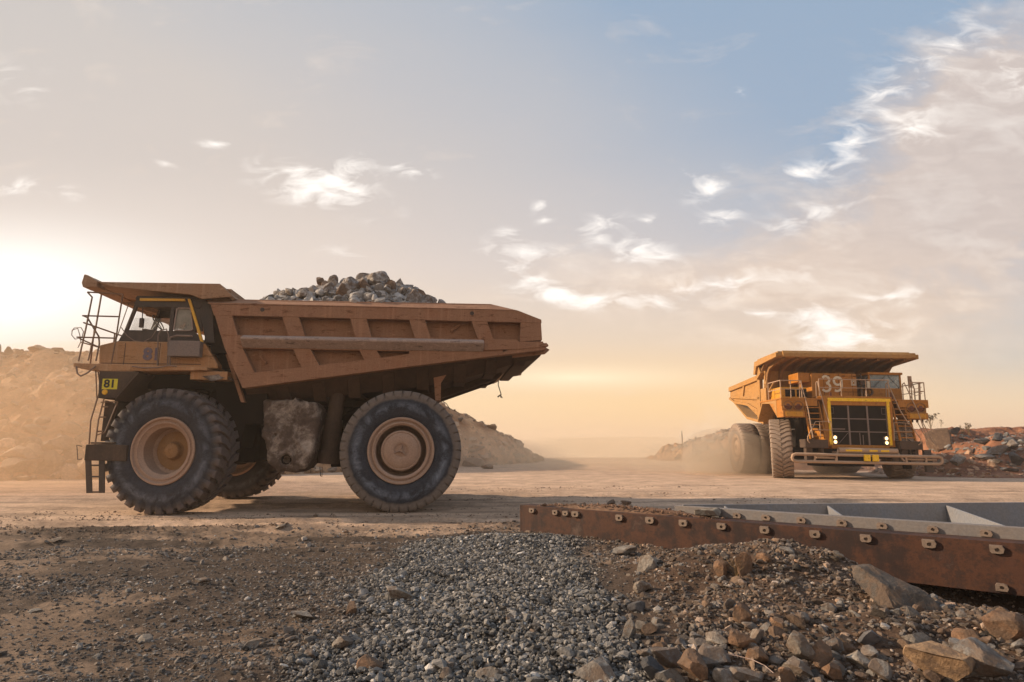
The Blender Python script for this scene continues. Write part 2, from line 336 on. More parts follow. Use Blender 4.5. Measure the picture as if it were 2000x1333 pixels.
def np_mesh(name, V, Fq, mat, tint=None, smooth=False):
    me = bpy.data.meshes.new(name); nv = len(V); nf, k = Fq.shape
    me.vertices.add(nv); me.vertices.foreach_set('co', np.ascontiguousarray(V, dtype=np.float32).ravel())
    me.loops.add(nf * k); me.loops.foreach_set('vertex_index', Fq.astype(np.int32).ravel())
    me.polygons.add(nf); me.polygons.foreach_set('loop_start', np.arange(0, nf * k, k, dtype=np.int32))
    me.polygons.foreach_set('use_smooth', np.full(nf, smooth, dtype=bool))
    me.update(calc_edges=True)
    if tint is not None:
        at = me.attributes.new('tint', 'FLOAT_COLOR', 'POINT'); c = np.ones((nv, 4), np.float32); c[:, :3] = tint; at.data.foreach_set('color', c.ravel())
    o = bpy.data.objects.new(name, me); COL.objects.link(o); me.materials.append(M[mat]); return o

# ---- rocks
import bmesh
def ico(sub):
    bm = bmesh.new(); bmesh.ops.create_icosphere(bm, subdivisions=sub, radius=1); bm.verts.ensure_lookup_table()
    V = np.array([v.co[:] for v in bm.verts]); Fc = np.array([[v.index for v in f.verts] for f in bm.faces]); bm.free(); return V, Fc
ICO = {k: ico(k) for k in (1, 2, 3, 4)}
def rockshape(sub, cuts, rs, rough=.0, flat=1.0):
    V, Fc = ICO[sub]; V = V.copy()
    for _ in range(cuts):
        n = rs.normal(size=3); n /= np.linalg.norm(n); d = rs.uniform(.36, .74)
        t = V @ n; k = t > d; V[k] -= np.outer(t[k] - d, n)
    if rough:
        V = V * (1 + rough * (fbm(V[:, 0] * 2.5 + V[:, 2] * 1.7 + rs.uniform(0, 99), V[:, 1] * 2.5 - V[:, 2] * 1.3, int(rs.randint(999)), 3))[:, None] * 1.0 + .35 * rough * (fbm(V[:, 0] * 9 + V[:, 2] * 7, V[:, 1] * 9 - V[:, 2] * 6, int(rs.randint(999)), 3))[:, None])
    V[:, 2] *= flat
    return V / np.abs(V).max(axis=0).mean()
def rotm(n, rs, tilt=None):
    q = rs.normal(size=(n, 4)); q /= np.linalg.norm(q, axis=1)[:, None]; w, x, y, z = q.T
    return np.stack([1 - 2 * (y * y + z * z), 2 * (x * y - z * w), 2 * (x * z + y * w), 2 * (x * y + z * w), 1 - 2 * (x * x + z * z), 2 * (y * z - x * w), 2 * (x * z - y * w), 2 * (y * z + x * w), 1 - 2 * (x * x + y * y)], 1).reshape(n, 3, 3)
def scatter(name, P, S, tints, mat, sub=1, cuts=5, protos=14, seed=3):
    rs = np.random.RandomState(seed); n = len(P); Rm = rotm(n, rs); sc = np.sort(rs.uniform(.32, 1.35, (n, 3)), axis=1)[:, ::-1] * S[:, None] * 1.12
    which = rs.randint(0, protos, n); Vs = []; Fs = []; Ts = []; base = 0
    for k in range(protos):
        V, Fc = rockshape(sub, cuts, rs), ICO[sub][1]; I = np.where(which == k)[0]
        if not len(I): continue
        W = V[None] * sc[I][:, None, :]; W = np.einsum('nij,nkj->nki', Rm[I], W)
        W[:, :, 2] *= .75; W += P[I][:, None, :]
        Vs.append(W.reshape(-1, 3)); Fs.append((Fc[None] + (np.arange(len(I)) * len(V))[:, None, None] + base).reshape(-1, 3)); base += len(I) * len(V)
        Ts.append(np.repeat(tints[I], len(V), axis=0))
    return np_mesh(name, np.concatenate(Vs), np.concatenate(Fs), mat, np.concatenate(Ts))
ROCKPROTO = {}
def rock(loc, size, mat, label, cat='rock', group=None, seed=0, sub=3, name='rock', rot=None, tint=(1, 1, 1), cuts=13, rough=.13):
    rs = np.random.RandomState(seed + 77); V = rockshape(sub, cuts, rs, rough)
    V = V * (np.array(size) / 2)
    Rr = np.array(Euler(rot if rot else (rs.uniform(-.25, .25), rs.uniform(-.25, .25), rs.uniform(0, .5))).to_matrix()); V = V @ Rr.T
    o = np_mesh(name, V, ICO[sub][1], mat, np.tile(np.array(tint), (len(V), 1))); o.location = loc
    return tag(o, label, cat, group)

# ================================================================== GROUND
def axis_grid(segs):
    out = []
    for a, b, st in segs: out.append(np.arange(a, b, st))
    return np.unique(np.concatenate(out))
def build_ground():
    xs = np.concatenate([-np.geomspace(330, 22, 50), np.arange(-21.5, -9, .14), np.arange(-9, 7.5, .032), np.arange(7.5, 24, .14), np.geomspace(24.5, 330, 50)])
    ys = np.concatenate([np.linspace(-90, -1, 14), np.arange(0, 3.6, .3), np.arange(3.7, 9.5, .028), np.arange(9.5, 15, .05), np.arange(15, 24, .12), np.arange(24, 60, .5), np.arange(60, 120, 1.5), np.geomspace(121, 420, 30)])
    X, Y = np.meshgrid(xs, ys); Z = ground_h(X, Y); nx, ny = len(xs), len(ys)
    g = gravel_mask(X, Y); e = fbm(X * .5, Y * 1.1, 41, 4) * 2
    road = sst(11.6, 13.9, Y + e * 2.0 + .07 * X + 1.1 * fbm(X * 1.5, Y * 5, 43, 3))
    ro = np.array([.56, .385, .27]); di = np.array([.085, .060, .045]); gr = np.array([.055, .05, .047]); ta = np.array([.24, .165, .115]); rd = np.array([.13, .075, .047])
    C = np.ones(X.shape + (3,)) * di
    pt = .85 * sst(-.02, .2, fbm(X * .45 + 9, Y * .9, 51, 4) + .5 * fbm(X * 2.5, Y * 4, 55, 3) + .10 * sst(9, 12.5, Y))[..., None]
    C = C * (1 - pt) + ta * pt
    rr = (sst(1.0, 1.6, X) * (1 - sst(11, 13, Y)) * .55)[..., None]; C = C * (1 - rr) + rd * .9 * rr
    C = C * (1 - g[..., None]) + gr * g[..., None]
    roc = ro * (1 + .45 * fbm(X * .15, Y * 1.2, 61, 4))[..., None]
    tr = (sst(.02, .2, fbm(X * .25, Y * 2.2, 71, 4)) * (1 - sst(19, 28, Y)) * .6)[..., None]
    roc = roc * (1 - tr) + np.array([.26, .18, .125]) * tr
    C = C * (1 - road[..., None]) + roc * road[..., None]
    i = np.arange(nx * ny).reshape(ny, nx)
    Fq = np.stack([i[:-1, :-1], i[:-1, 1:], i[1:, 1:], i[1:, :-1]], -1).reshape(-1, 4)
    o = np_mesh('ground', np.stack([X, Y, Z], -1).reshape(-1, 3), Fq, 'ground', C.reshape(-1, 3), True)
    tag(o, kind='structure')
build_ground()

# gravel, chips and small stones lying on the ground: nobody could count them
def stones():
    rs = np.random.RandomState(5)
    def samp(n, x0, x1, y0, y1, power=1.6):
        t = rs.uniform(0, 1, n); Y = y0 + (y1 - y0) * t ** power; X = rs.uniform(x0, x1, n)
        keep = np.abs(X) < Y * .95 + .6; return X[keep], Y[keep]
    X, Y = samp(560000, -8, 8, 4.0, 13.5, 1.3)
    g = gravel_mask(X, Y); pa = sst(.03, .22, fbm(X * .6 + 4, Y * .9, 91, 3)) 
    left = 1 - sst(-1.5, -.5, X)
    far = sst(8, 12.5, Y)
    mid = gauss(X, Y, -2.0, 6.6, 1.3, 1.8) * left
    d = g * (.75 + .5 * sst(-.1, .2, fbm(X * 1.5, Y * 1.5, 95, 3))) + (1 - g) * (.045 + .33 * pa * (1 - .55 * far) + .35 * mid) * (1 - sst(12.4, 13.4, Y)) + (1 - g) * sst(1.0, 1.6, X) * .24
    k = rs.uniform(0, 1, len(X)) < d * .62; X, Y, g = X[k], Y[k], g[k]; n = len(X)
    s = np.exp(rs.normal(math.log(.0115), .42, n)) * (1 + .25 * g) * (1 + .3 * sst(1, 1.5, X))
    s = np.clip(s, .006, .05)
    Z = ground_h(X, Y) + s * rs.uniform(-.35, .5, n) + g * rs.uniform(0, .03, n)
    b = rs.uniform(.2, 1.05, n)[:, None]; b = np.where(rs.uniform(0, 1, n)[:, None] < .12, b * 2.1, b)
    grey = np.array([.34, .315, .29]); warm = np.array([.27, .20, .15]); red = np.array([.25, .16, .105])
    w = np.clip((1 - g) * (.45 + .25 * rs.normal(size=n)), 0, 1)[:, None]; rw = (sst(1.0, 1.6, X) * rs.uniform(0, 1, n))[:, None]
    c = (grey * (1 - w) + warm * w) * (1 - rw) + red * rw
    o = scatter('gravel', np.stack([X, Y, Z], -1), s, c * b, 'gravel', 1, 4, 16, 5)
    tag(o, 'loose grey gravel and stone chips spread over the foreground earth', 'gravel', kind='stuff')
    # coarser stones on the right hand rubble
    n = 1000; X = rs.uniform(1.0, 6.2, n); Y = rs.uniform(4.2, 9.6, n); k = (Y < 11.6 - .95 * X + .1) | (X < 1.5); k &= (X < Y * .95 + .3); X, Y = X[k], Y[k]; n = len(X)
    s = np.clip(np.exp(rs.normal(math.log(.026), .4, n)), .012, .06); Z = ground_h(X, Y) + s * .15
    b = rs.uniform(.25, 1.2, n)[:, None]; w = rs.uniform(0, 1, n)[:, None]; c = np.array([.22, .20, .18]) * w + np.array([.24, .155, .10]) * (1 - w)
    o = scatter('rubble', np.stack([X, Y, Z], -1), s, c * b, 'gravel', 2, 6, 14, 6)
    tag(o, 'brown and grey rubble stones covering the dirt mound in the right foreground', 'rubble', kind='stuff')
    n = 420; X = rs.uniform(-14, 1, n); Y = rs.uniform(8.0, 13.2, n); s = np.clip(np.exp(rs.normal(math.log(.03), .35, n)), .012, .07)
    Z = ground_h(X, Y) + s * .2; b = rs.uniform(.5, 1.5, n)[:, None]
    o = scatter('scattered_stones', np.stack([X, Y, Z], -1), s, np.array([.25, .21, .18]) * b, 'gravel', 2, 6, 10, 8)
    tag(o, 'scattered stones along the near edge of the haul road', 'stones', kind='stuff')
stones()
def clods():
    rs = np.random.RandomState(77); n = 26000
    X = rs.uniform(-16, 9, n); Y = np.where(rs.uniform(0, 1, n) < .62, rs.normal(13.0 , .75, n), rs.uniform(14, 27, n))
    f = fbm(X * .35, Y * 1.6, 171, 4); k = f > (.0 + .05 * rs.normal(size=n)); k &= (Y < 16) | ((X > -3) & (f > .08)); k &= ~((X > .1) & (Y < 12.8)); X, Y = X[k], Y[k]; n = len(X)
    s = np.clip(np.exp(rs.normal(math.log(.014), .45, n)), .006, .06); Z = ground_h(X, Y) + s * .1
    c = np.array([.26, .175, .12]) * rs.uniform(.45, 1.35, n)[:, None]
    tag(scatter('earth_crumbs', np.stack([X, Y, Z], -1), s, c, 'gravel', 1, 4, 10, 78), 'crumbled earth and chips thrown up along the wheel ruts of the road', 'earth', kind='stuff')
clods()

# ---- individual rocks of the foreground: (px, py of centre, width px, height px, material, label)
ROCKS = [
 (1218, 1080, 48, 18, 'rockpale', 'flat pale rock lying under the left half of the rusty beam'),
 (1270, 1102, 50, 26, 'rockpale', 'pale tilted slab lying just right of the grey gravel heap'),
 (1413, 1118, 40, 27, 'rockbrown', 'round brown rock left of its twin at the foot of the rusty beam'),
 (1455, 1110, 36, 38, 'rockbrown', 'tall brown rock beside a dry grass tuft under the rusty beam'),
 (1500, 1094, 30, 22, 'rockbrown', 'small rust brown rock against the lower edge of the beam'),
 (1546, 1080, 38, 17, 'rockpale', 'pale rounded rock on top of the dirt mound touching the beam'),
 (1645, 1088, 30, 16, 'rockpale', 'small white rock on the crest of the dirt mound'),
 (1252, 1152, 40, 26, 'rockpale', 'pale block at the right edge of the grey gravel'),
 (1245, 1188, 32, 24, 'rockdark', 'dark grey stone below the pale block at the gravel edge'),
 (1229, 1238, 28, 38, 'rockgrey', 'upright grey stone standing at the right edge of the gravel'),
 (1252, 1228, 26, 22, 'rockpale', 'small pale stone leaning on the upright grey stone'),
 (1233, 1266, 20, 16, 'rockpale', 'small whitish stone in front of the upright grey stone'),
 (1257, 1278, 32, 12, 'rockpale', 'thin flat pale stone at the gravel edge near the bottom'),
 (1178, 1322, 92, 42, 'rockpale', 'large pale slab at the bottom of the frame in the grey gravel'),
 (1312, 1292, 72, 40, 'rockgrey', 'wide grey brown rock left of the round earthy boulder'),
 (1356, 1304, 62, 52, 'rockbrown', 'round earthy brown boulder at the bottom centre right'),
 (1413, 1292, 76, 36, 'rockgrey', 'long pale grey rock with the thin wire lying over it'),
 (1402, 1252, 54, 20, 'rockpale', 'flat pale rock above the long grey rock'),
 (1452, 1258, 52, 42, 'rockbrown', 'knobbly orange brown rock above the thin wire'),
 (1480, 1290, 56, 34, 'rockbrown', 'orange brown rock beside the bend of the thin wire'),
 (1460, 1208, 38, 38, 'rockbrown', 'tan angular rock in the middle of the dirt mound slope'),
 (1523, 1222, 28, 26, 'rockbrown', 'small earthy brown rock right of the tan angular rock'),
 (1470, 1228, 28, 14, 'rockpale', 'small pale chip below the tan angular rock'),
 (1482, 1250, 36, 20, 'rockpale', 'pale wedge rock right of the knobbly orange rock'),
 (1570, 1274, 78, 46, 'rockpale', 'pale grey pyramid shaped rock near the bottom right centre'),
 (1612, 1288, 46, 44, 'rockbrown', 'brown rock right of the pale pyramid shaped rock'),
 (1682, 1293, 54, 34, 'rockpale', 'pale tan rock right of the brown rock in the bottom rubble'),
 (1568, 1312, 50, 40, 'rockpale', 'pale rock directly in front of the pyramid shaped rock'),
 (1458, 1326, 66, 34, 'rockgrey', 'grey rock at the bottom edge below the thin wire'),
 (1420, 1328, 34, 30, 'rockpale', 'pale pointed rock at the bottom edge left of the grey one'),
 (1283, 1320, 52, 42, 'rockdark', 'dark blue grey rock at the bottom edge near the gravel'),
 (1316, 1330, 48, 30, 'rockgrey', 'grey rock between the dark rock and the round earthy boulder'),
 (1538, 1322, 34, 30, 'rockbrown', 'small brown rock at the end of the thin wire'),
 (1632, 1320, 44, 36, 'rockbrown', 'dark brown rock at the bottom edge below the tan rock'),
 (1705, 1252, 40, 34, 'rockdark', 'dark angular rock at the foot of the dirt mound'),
 (1738, 1318, 50, 36, 'rockgrey', 'grey brown rock left of the big tan faced boulder'),
 (1802, 1260, 50, 30, 'rockpale', 'pale square rock behind the big tan faced boulder'),
 (1857, 1304, 102, 84, 'rockpale', 'big boulder with a bright tan face at the bottom right'),
 (1942, 1312, 96, 62, 'rockgrey', 'grey boulder in the bottom right corner'),
 (1972, 1232, 84, 52, 'rockbrown', 'earthy brown boulder at the right edge below the dark pit'),
 (1900, 1245, 46, 30, 'rockbrown', 'small brown rock left of the earthy boulder by the pit'),
 (775, 1168, 66, 22, 'rockpale', 'long pale rock lying on the left side of the grey gravel'),
 (684, 1192, 26, 27, 'rockbrown', 'small upright tan stone standing in the gravel'),
 (588, 1204, 44, 15, 'rockpale', 'flat pale stone left of the small upright tan stone'),
 (488, 1261, 38, 15, 'rockpale', 'pale flat stone on bare brown earth at lower left'),
 (660, 1262, 40, 29, 'rockpale', 'tilted pale rock below the small upright tan stone'),
 (600, 1283, 27, 18, 'rockgrey', 'small grey rock left of the tilted pale rock'),
 (726, 1305, 52, 27, 'rockbrown', 'brown wedge rock near the bottom edge of the gravel'),
 (274, 1251, 30, 15, 'rockpale', 'single pale stone in the brown earth of the lower left'),
 (560, 1236, 27, 15, 'rockpale', 'pale broken stone above the small grey rock'),
 (880, 1306, 32, 24, 'rockgrey', 'grey rock in the gravel left of the pale bottom slab'),
 (955, 1322, 52, 24, 'rockpale', 'pale slab at the bottom edge in the middle of the gravel'),
 (868, 1326, 26, 22, 'rockpale', 'small pale rock at the bottom edge of the gravel'),
 (1000, 1211, 26, 16, 'rockpale', 'small pale stone halfway up the grey gravel'),
 (700, 1284, 18, 12, 'rockpale', 'little pale chip above the brown wedge rock'),
 (104, 1056, 20, 10, 'rockpale', 'pale stone on the track edge in front of the brown truck'),
 (545, 1030, 24, 10, 'rockpale', 'pale flat stone on the track in front of the brown truck'),
 (390, 1136, 28, 11, 'rockgrey', 'grey flat stone on the bare earth left of centre'),
]
for i, (px, py, w, h, mt, lab) in enumerate(ROCKS):
    P = drop(px, py + h * .42); D = P[1] * .97; sx = w / F * D * 1.1; sz = h / F * D * 1.25
    tint = (1, 1, 1) if mt != 'rockbrown' else (1.35, 1.2, 1.05)
    if px == 1857: tint = (1.35, 1.0, .68)
    rock((P[0], P[1] + sx * .25, P[2] + sz * .33), (sx, sx * random.uniform(.7, .95), max(sz, sx * .3)), mt, lab, 'rock', 'rocks lying in the foreground', seed=i, tint=tint, sub=4 if w > 60 else 3)
# big slab leaning in front of the beam
P = drop(1800, 1205)
rock((P[0] + .08, P[1] + .42, P[2] + .02), (.84, .7, .46), 'rockgrey', 'largest flat grey slab leaning beside the dark pit under the beam', 'rock', 'rocks lying in the foreground', seed=301, rot=(.02, .22, -.30), sub=4, cuts=15, rough=.26, tint=(.5, .46, .43))
rs_ = np.random.RandomState(17)
for k in range(70):                                                    # smaller look-alike stones of the rubble
    px = rs_.uniform(1240, 2000); py = rs_.uniform(1185, 1333); P = drop(px, py)
    if P[0] > 4.4 and P[1] > 5.6: continue
    s = rs_.uniform(.055, .12); brown = rs_.rand() < .5
    rock((P[0], P[1], P[2] + s * .25), (s * 1.2, s, s * .85), 'rockbrown' if brown else 'rockgrey',
         'fist sized brown stone among the right foreground rubble' if brown else 'fist sized grey stone among the right foreground rubble', 'stone',
         'brown stones in the right foreground' if brown else 'grey stones in the right foreground', seed=500 + k, sub=2, name='stone', cuts=7)
for k in range(36):
    px = rs_.uniform(300, 1230); py = rs_.uniform(1120, 1333); P = drop(px, py); s = rs_.uniform(.05, .085)
    rock((P[0], P[1], P[2] + s * .25), (s * 1.2, s, s * .7), 'rockgrey', 'fist sized grey stone on the left and central gravel', 'stone', 'grey stones on the gravel', seed=700 + k, sub=2, name='stone', cuts=7, tint=(1.1, 1.1, 1.1))

# ================================================================== BERMS
def mound(name, x0, x1, y0, y1, nx, ny, hf, mat, tintf=None, kind='structure', label=None):
    xs = np.linspace(x0, x1, nx); ys = np.linspace(y0, y1, ny); X, Y = np.meshgrid(xs, ys); Z = hf(X, Y)
    i = np.arange(nx * ny).reshape(ny, nx); Fq = np.stack([i[:-1, :-1], i[:-1, 1:], i[1:, 1:], i[1:, :-1]], -1).reshape(-1, 4)
    t = np.ones(X.shape + (3,)) if tintf is None else tintf(X, Y)
    o = np_mesh(name, np.stack([X, Y, Z], -1).reshape(-1, 3), Fq, mat, t.reshape(-1, 3), False)
    return tag(o, label, kind=kind)
def berm_h(X, Y):
    foot = np.interp(X, [-90, -60, -25, -22, -12, -1, 6], [27, 28, 30.2, 30.6, 38, 56, 74])
    Rr = np.interp(X, [-90, -60, -30, -20, -12, -8, -4, 0, 2.6, 4], [9, 8.6, 8.2, 8.0, 7.2, 6.3, 4.4, 2.2, .5, -.4])
    n = fbm(X * .22, Y * .22, 101, 4); d = (Y - foot + n * 4)
    z = np.minimum(d * .72, Rr + n * 1.0 + fbm(X * .8, Y * .8, 105, 3) * .8)
    z = np.minimum(z, Rr + 8 - (Y - foot - 18) * .5)
    return z + (fbm(X * 1.3, Y * 1.3, 111, 4) * .6 + np.abs(fbm(X * 2.6, Y * 2.6, 115, 3)) * .9 * (1 - .6 * sst(-14, -8, X))) * sst(0, 1.5, d) - .25
mound('rubble_hill', -90, 9, 24, 96, 420, 260, berm_h, 'hill', lambda X, Y: (1 + .5 * fbm(X * .5, Y * .5, 120, 4))[..., None] * np.array([1., .95, .9]))
rs_ = np.random.RandomState(23)
X = rs_.uniform(-60, 6, 34000); Y = rs_.uniform(28, 78, 34000); Z = berm_h(X, Y); k = (Z > -.1); X, Y, Z = X[k], Y[k], Z[k]
low = 1 - sst(0, 4.5, Z); k = rs_.rand(len(X)) < (.25 + .5 * low); X, Y, Z = X[k], Y[k], Z[k]
S = np.clip(np.exp(rs_.normal(math.log(.19), .6, len(X))), .07, 1.0) * (1 - .35 * sst(-14, -8, X)) * (1 + .5 * (1 - sst(0, 3, Z)))
o = scatter('hill_rubble', np.stack([X, Y, Z + S * .1], -1), S, np.array([.44, .30, .20]) * rs_.uniform(.45, 1.4, len(X))[:, None], 'gravel', 2, 7, 14, 9)
tag(o, 'broken rock covering the dusty slope of the long berm behind the brown truck', 'rubble', kind='stuff')
BL = [(38, 868, 46, 30), (116, 872, 62, 38), (22, 908, 70, 44), (78, 918, 60, 36), (140, 905, 50, 32), (150, 860, 36, 26), (60, 840, 40, 24), (10, 852, 34, 22), (110, 925, 44, 22), (925, 905, 36, 18), (955, 912, 26, 12), (1010, 900, 22, 10), (40, 935, 26, 12), (640, 918, 26, 12), (585, 915, 22, 10)]
LB = ['blocky boulder high at the foot of the left berm', 'widest pale boulder at the foot of the left berm', 'large boulder cut by the left edge of the picture', 'rounded boulder low on the left berm foot', 'boulder on the left berm behind the lower step ladder', 'boulder just above the bumper step of the brown truck', 'boulder midway up the left berm', 'small boulder by the left edge above the large one', 'low flat boulder at the very foot of the left berm', 'boulder at the berm foot right of the rear wheel', 'small boulder right of the one behind the rear wheel', 'small stone at the berm foot farthest right', 'small stone on the ground in front of the left berm', 'small boulder seen under the tipper between the wheels', 'small boulder seen beside the muddy tank under the tipper']
for i, (px, py, w, h) in enumerate(BL):
    r = ray(px, py + h * .4); t = 20.
    while t < 120:
        P = np.array([0, 0, EYE]) + r * t
        if P[2] < max(float(ground_h(P[0], P[1])), float(berm_h(P[0], P[1]))): break
        t += .2
    D = P[1]; sx = w / F * D * 1.15; sz = h / F * D * 1.2
    rock((P[0], P[1] + .2 * sx, P[2] + sz * .3), (sx, sx * .8, sz), 'rockpale', LB[i], 'boulder', 'boulders along the berm', seed=900 + i, name='boulder', tint=(.95, .8, .68))

def far_h(X, Y):   # low heap beyond, left of the yellow truck
    n = fbm(X * .35, Y * .35, 131, 4)
    z = 3.4 * sst(16, 27, X + n * 5) * (1 - sst(60, 90, X)) * sst(66, 74, Y + n * 3) * (1 - sst(80, 90, Y))
    return z + fbm(X * 1.1, Y * 1.1, 133, 4) * 1.3 * sst(.1, .8, z) - .15
mound('distant_hill', 15, 95, 62, 92, 240, 90, far_h, 'hill', lambda X, Y: np.ones(X.shape + (3,)) * np.array([.75, .62, .52]))
X = rs_.uniform(20, 60, 1500); Y = rs_.uniform(66, 80, 1500); Z = far_h(X, Y); k = Z > 0; X, Y, Z = X[k], Y[k], Z[k]; S = np.clip(np.exp(rs_.normal(math.log(.3), .4, len(X))), .1, .8)
o = scatter('distant_rubble', np.stack([X, Y, Z], -1), S, np.array([.3, .23, .18]) * rs_.uniform(.5, 1.3, len(X))[:, None], 'gravel', 2, 7, 8, 10)
tag(o, 'rubble on the low distant heap left of the yellow truck', 'rubble', kind='stuff')

def bank_h(X, Y):  # red earth bank on the right
    n = fbm(X * .4, Y * .4, 141, 4)
    z = (1.1 * gauss(X, Y, 25.2, 37.5, 1.5, 2.0) + .9 * gauss(X, Y, 28.5, 36.5, 2.6, 1.8) + 1.35 * sst(27, 31, X) * sst(35.5, 40, Y + n * 2) * (1 - sst(50, 58, Y)) + 1.0 * sst(28, 31, X) * sst(32.5, 35, Y + n * 2) * (1 - sst(50, 58, Y)))
    z = z + .9 * sst(18, 23.5, X) * sst(42, 46, Y + n * 2) * (1 - sst(52, 58, Y))
    return z * .92 * (1 + .25 * n) + fbm(X * 1.5, Y * 1.5, 143, 4) * .5 * sst(.1, .6, z) - .12
def bank_t(X, Y):
    g = sst(28.0, 30.5, X + fbm(X * .5, Y * .5, 151, 3) * 5) * (1 - sst(37.5, 39, Y)); n = 1 + .6 * fbm(X * .8, Y * .8, 152, 4)
    return ((1 - g)[..., None] * np.array([1.25, .95, .8]) + g[..., None] * np.array([.40, .50, .68])) * n[..., None]
mound('earth_bank', 17, 80, 30, 58, 420, 190, bank_h, 'bank', bank_t)
X = rs_.uniform(22, 50, 5000); Y = rs_.uniform(31, 44, 5000); Z = bank_h(X, Y); k = Z > .02; X, Y, Z = X[k], Y[k], Z[k]; S = np.clip(np.exp(rs_.normal(math.log(.075), .55, len(X))), .03, .34)
g = sst(26.5, 29, X)[:, None]; c = (np.array([.42, .26, .17]) * (1 - g) + np.array([.22, .21, .20]) * g) * rs_.uniform(.4, 1.5, len(X))[:, None]
o = scatter('bank_rubble', np.stack([X, Y, Z], -1), S, c, 'gravel', 2, 7, 14, 12)
tag(o, 'mixed dark and pale rubble covering the red earth bank at right', 'rubble', kind='stuff')
def bdrop(px, py):
    r = ray(px, py); t = 25.
    while t < 70:
        P = np.array([0, 0, EYE]) + r * t
        if P[2] < max(float(ground_h(P[0], P[1])), float(bank_h(P[0], P[1]))): break
        t += .1
    return P
BK = [(1845, 862, 70, 46, 'rockbrown', 'large tan block standing on the red earth bank by the yellow truck'), (1866, 845, 40, 18, 'rockdark', 'dark slab on top of the large tan block'), (1877, 902, 34, 26, 'rockpale', 'hollow pale rock at the foot of the red bank'), (1962, 880, 46, 24, 'rockgrey', 'long grey slab in the rubble bank at right'), (1935, 895, 44, 18, 'rockgrey', 'grey rock in the middle of the rubble bank'), (1985, 868, 34, 16, 'rockpale', 'pale yellowish rock high in the rubble bank'), (1995, 900, 40, 30, 'rockdark', 'dark boulder at the right edge of the rubble bank'), (1925, 862, 30, 18, 'rockdark', 'dark rock high in the rubble bank left side'), (1955, 856, 34, 18, 'rockdark', 'dark rock high in the rubble bank right side'), (1845, 905, 24, 14, 'rockpale', 'small pale rock beside the bumper end of the yellow truck'), (1948, 902, 26, 16, 'rockpale', 'small pale rock at the foot of the rubble bank'), (1975, 918, 34, 12, 'rockdark', 'flat dark rock on the ground before the rubble bank')]
for i, (px, py, w, h, mt, lab) in enumerate(BK):
    P = bdrop(px, py + h * .4); D = P[1]; sx = w / F * D; sz = h / F * D * 1.1
    rock((P[0], P[1] + .3 * sx, P[2] + sz * .35), (sx, sx * .8, sz), mt, lab, 'rock', 'rocks on the right bank', seed=950 + i)
# planks
for k, lab in ((0, 'left one of two white boards lying on the ground by the right bank'), (1, 'right one of two white boards lying on the ground by the right bank')):
    P = bdrop(1890 + 15 * k, 921); b = MB(); b.box(-.18, .18, -1.5, 1.5, 0, .05); b.box(-.15, -.10, -1.5, 1.5, .05, .09); b.box(.10, .15, -1.5, 1.5, .05, .09)
    o = b.build('board', 'white', bevel=.008); o.location = (P[0] + .3, P[1] + 1.0, .14); o.rotation_euler = (.05, 0, -.95); tag(o, lab, 'board', 'white boards')
# dry weeds on the bank
m, nt, P_, N, L = mk('dry_plant'); v = N.new('ShaderNodeTexCoord').outputs['Object']; n_ = noise(N, L, v, 6, 3); L.new(ramp(N, L, n_.outputs[0], [(.3, (.10, .065, .035)), (.7, (.30, .19, .08))]).outputs[0], P_.inputs['Base Color']); P_.inputs['Roughness'].default_value = .9; M['weed'] = m
def weed(px, py, hgt, n, spread, lab, heads=True, loc=None, r=.008, seed=0):
    P = bdrop(px, py) if loc is None else loc; rs = random.Random(seed); b = MB(); hd = MB()
    for k in range(n):
        a = rs.uniform(0, 6.28); q = rs.uniform(.05, spread); h = hgt * rs.uniform(.55, 1)
        top = (math.cos(a) * q, math.sin(a) * q, h); b.tube([(0, 0, -.05), (top[0] * .35, top[1] * .35, h * .5), top], [r, r * .8, r * .4], 5)
        for j in range(3 if heads else 1):
            c = rs.uniform(.45, .9); p0 = Vector((top[0] * c, top[1] * c, h * c)); d = Vector((rs.uniform(-1, 1), rs.uniform(-1, 1), .8)).normalized() * hgt * .18
            b.tube([p0, p0 + d], [r * .6, r * .3], 4)
            if heads:
                for m_ in range(5):
                    p = p0 + d + Vector((rs.uniform(-1, 1), rs.uniform(-1, 1), rs.uniform(-1, 1))) * hgt * .045; w = hgt * .035
                    hd.add([p + Vector((w, 0, 0)), p + Vector((0, w, w)), p + Vector((-w, 0, w * .4)), p + Vector((0, -w, -w))], [(0, 1, 2), (0, 2, 3), (0, 1, 3), (1, 2, 3)])
    root = empty('dry_weed', tuple(P)); b.build('stem', 'weed', root)
    if heads: hd.build('seed_head', 'weed', root)
    tag(root, lab, 'plant', 'dry weeds'); return root
weed(1893, 850, .95, 6, .35, 'tallest dry weed standing on the right bank against the sky', seed=1, r=.016)
weed(1880, 850, .7, 5, .25, 'shorter dry weed left of the tallest one on the right bank', seed=2, r=.014)
weed(1868, 850, .55, 5, .3, 'lowest dark weed on the right bank left of the other two', seed=3, r=.013)
weed(1818, 838, 1.3, 10, .6, 'bushy pale dry grass clump behind the bumper of the yellow truck', seed=4, r=.012)
weed(1838, 835, .9, 4, .2, 'thin dry stalks right of the bushy pale clump on the bank', seed=5, r=.010)
Pg = drop(1437, 1125); weed(0, 0, .19, 16, .13, 'tuft of dry grass between two brown rocks under the beam', heads=False, loc=Pg, r=.0025, seed=6)
Pg = drop(684, 1103); weed(0, 0, .16, 3, .04, 'single dry sprig sticking up from the bare earth', heads=False, loc=Pg, r=.0035, seed=7)
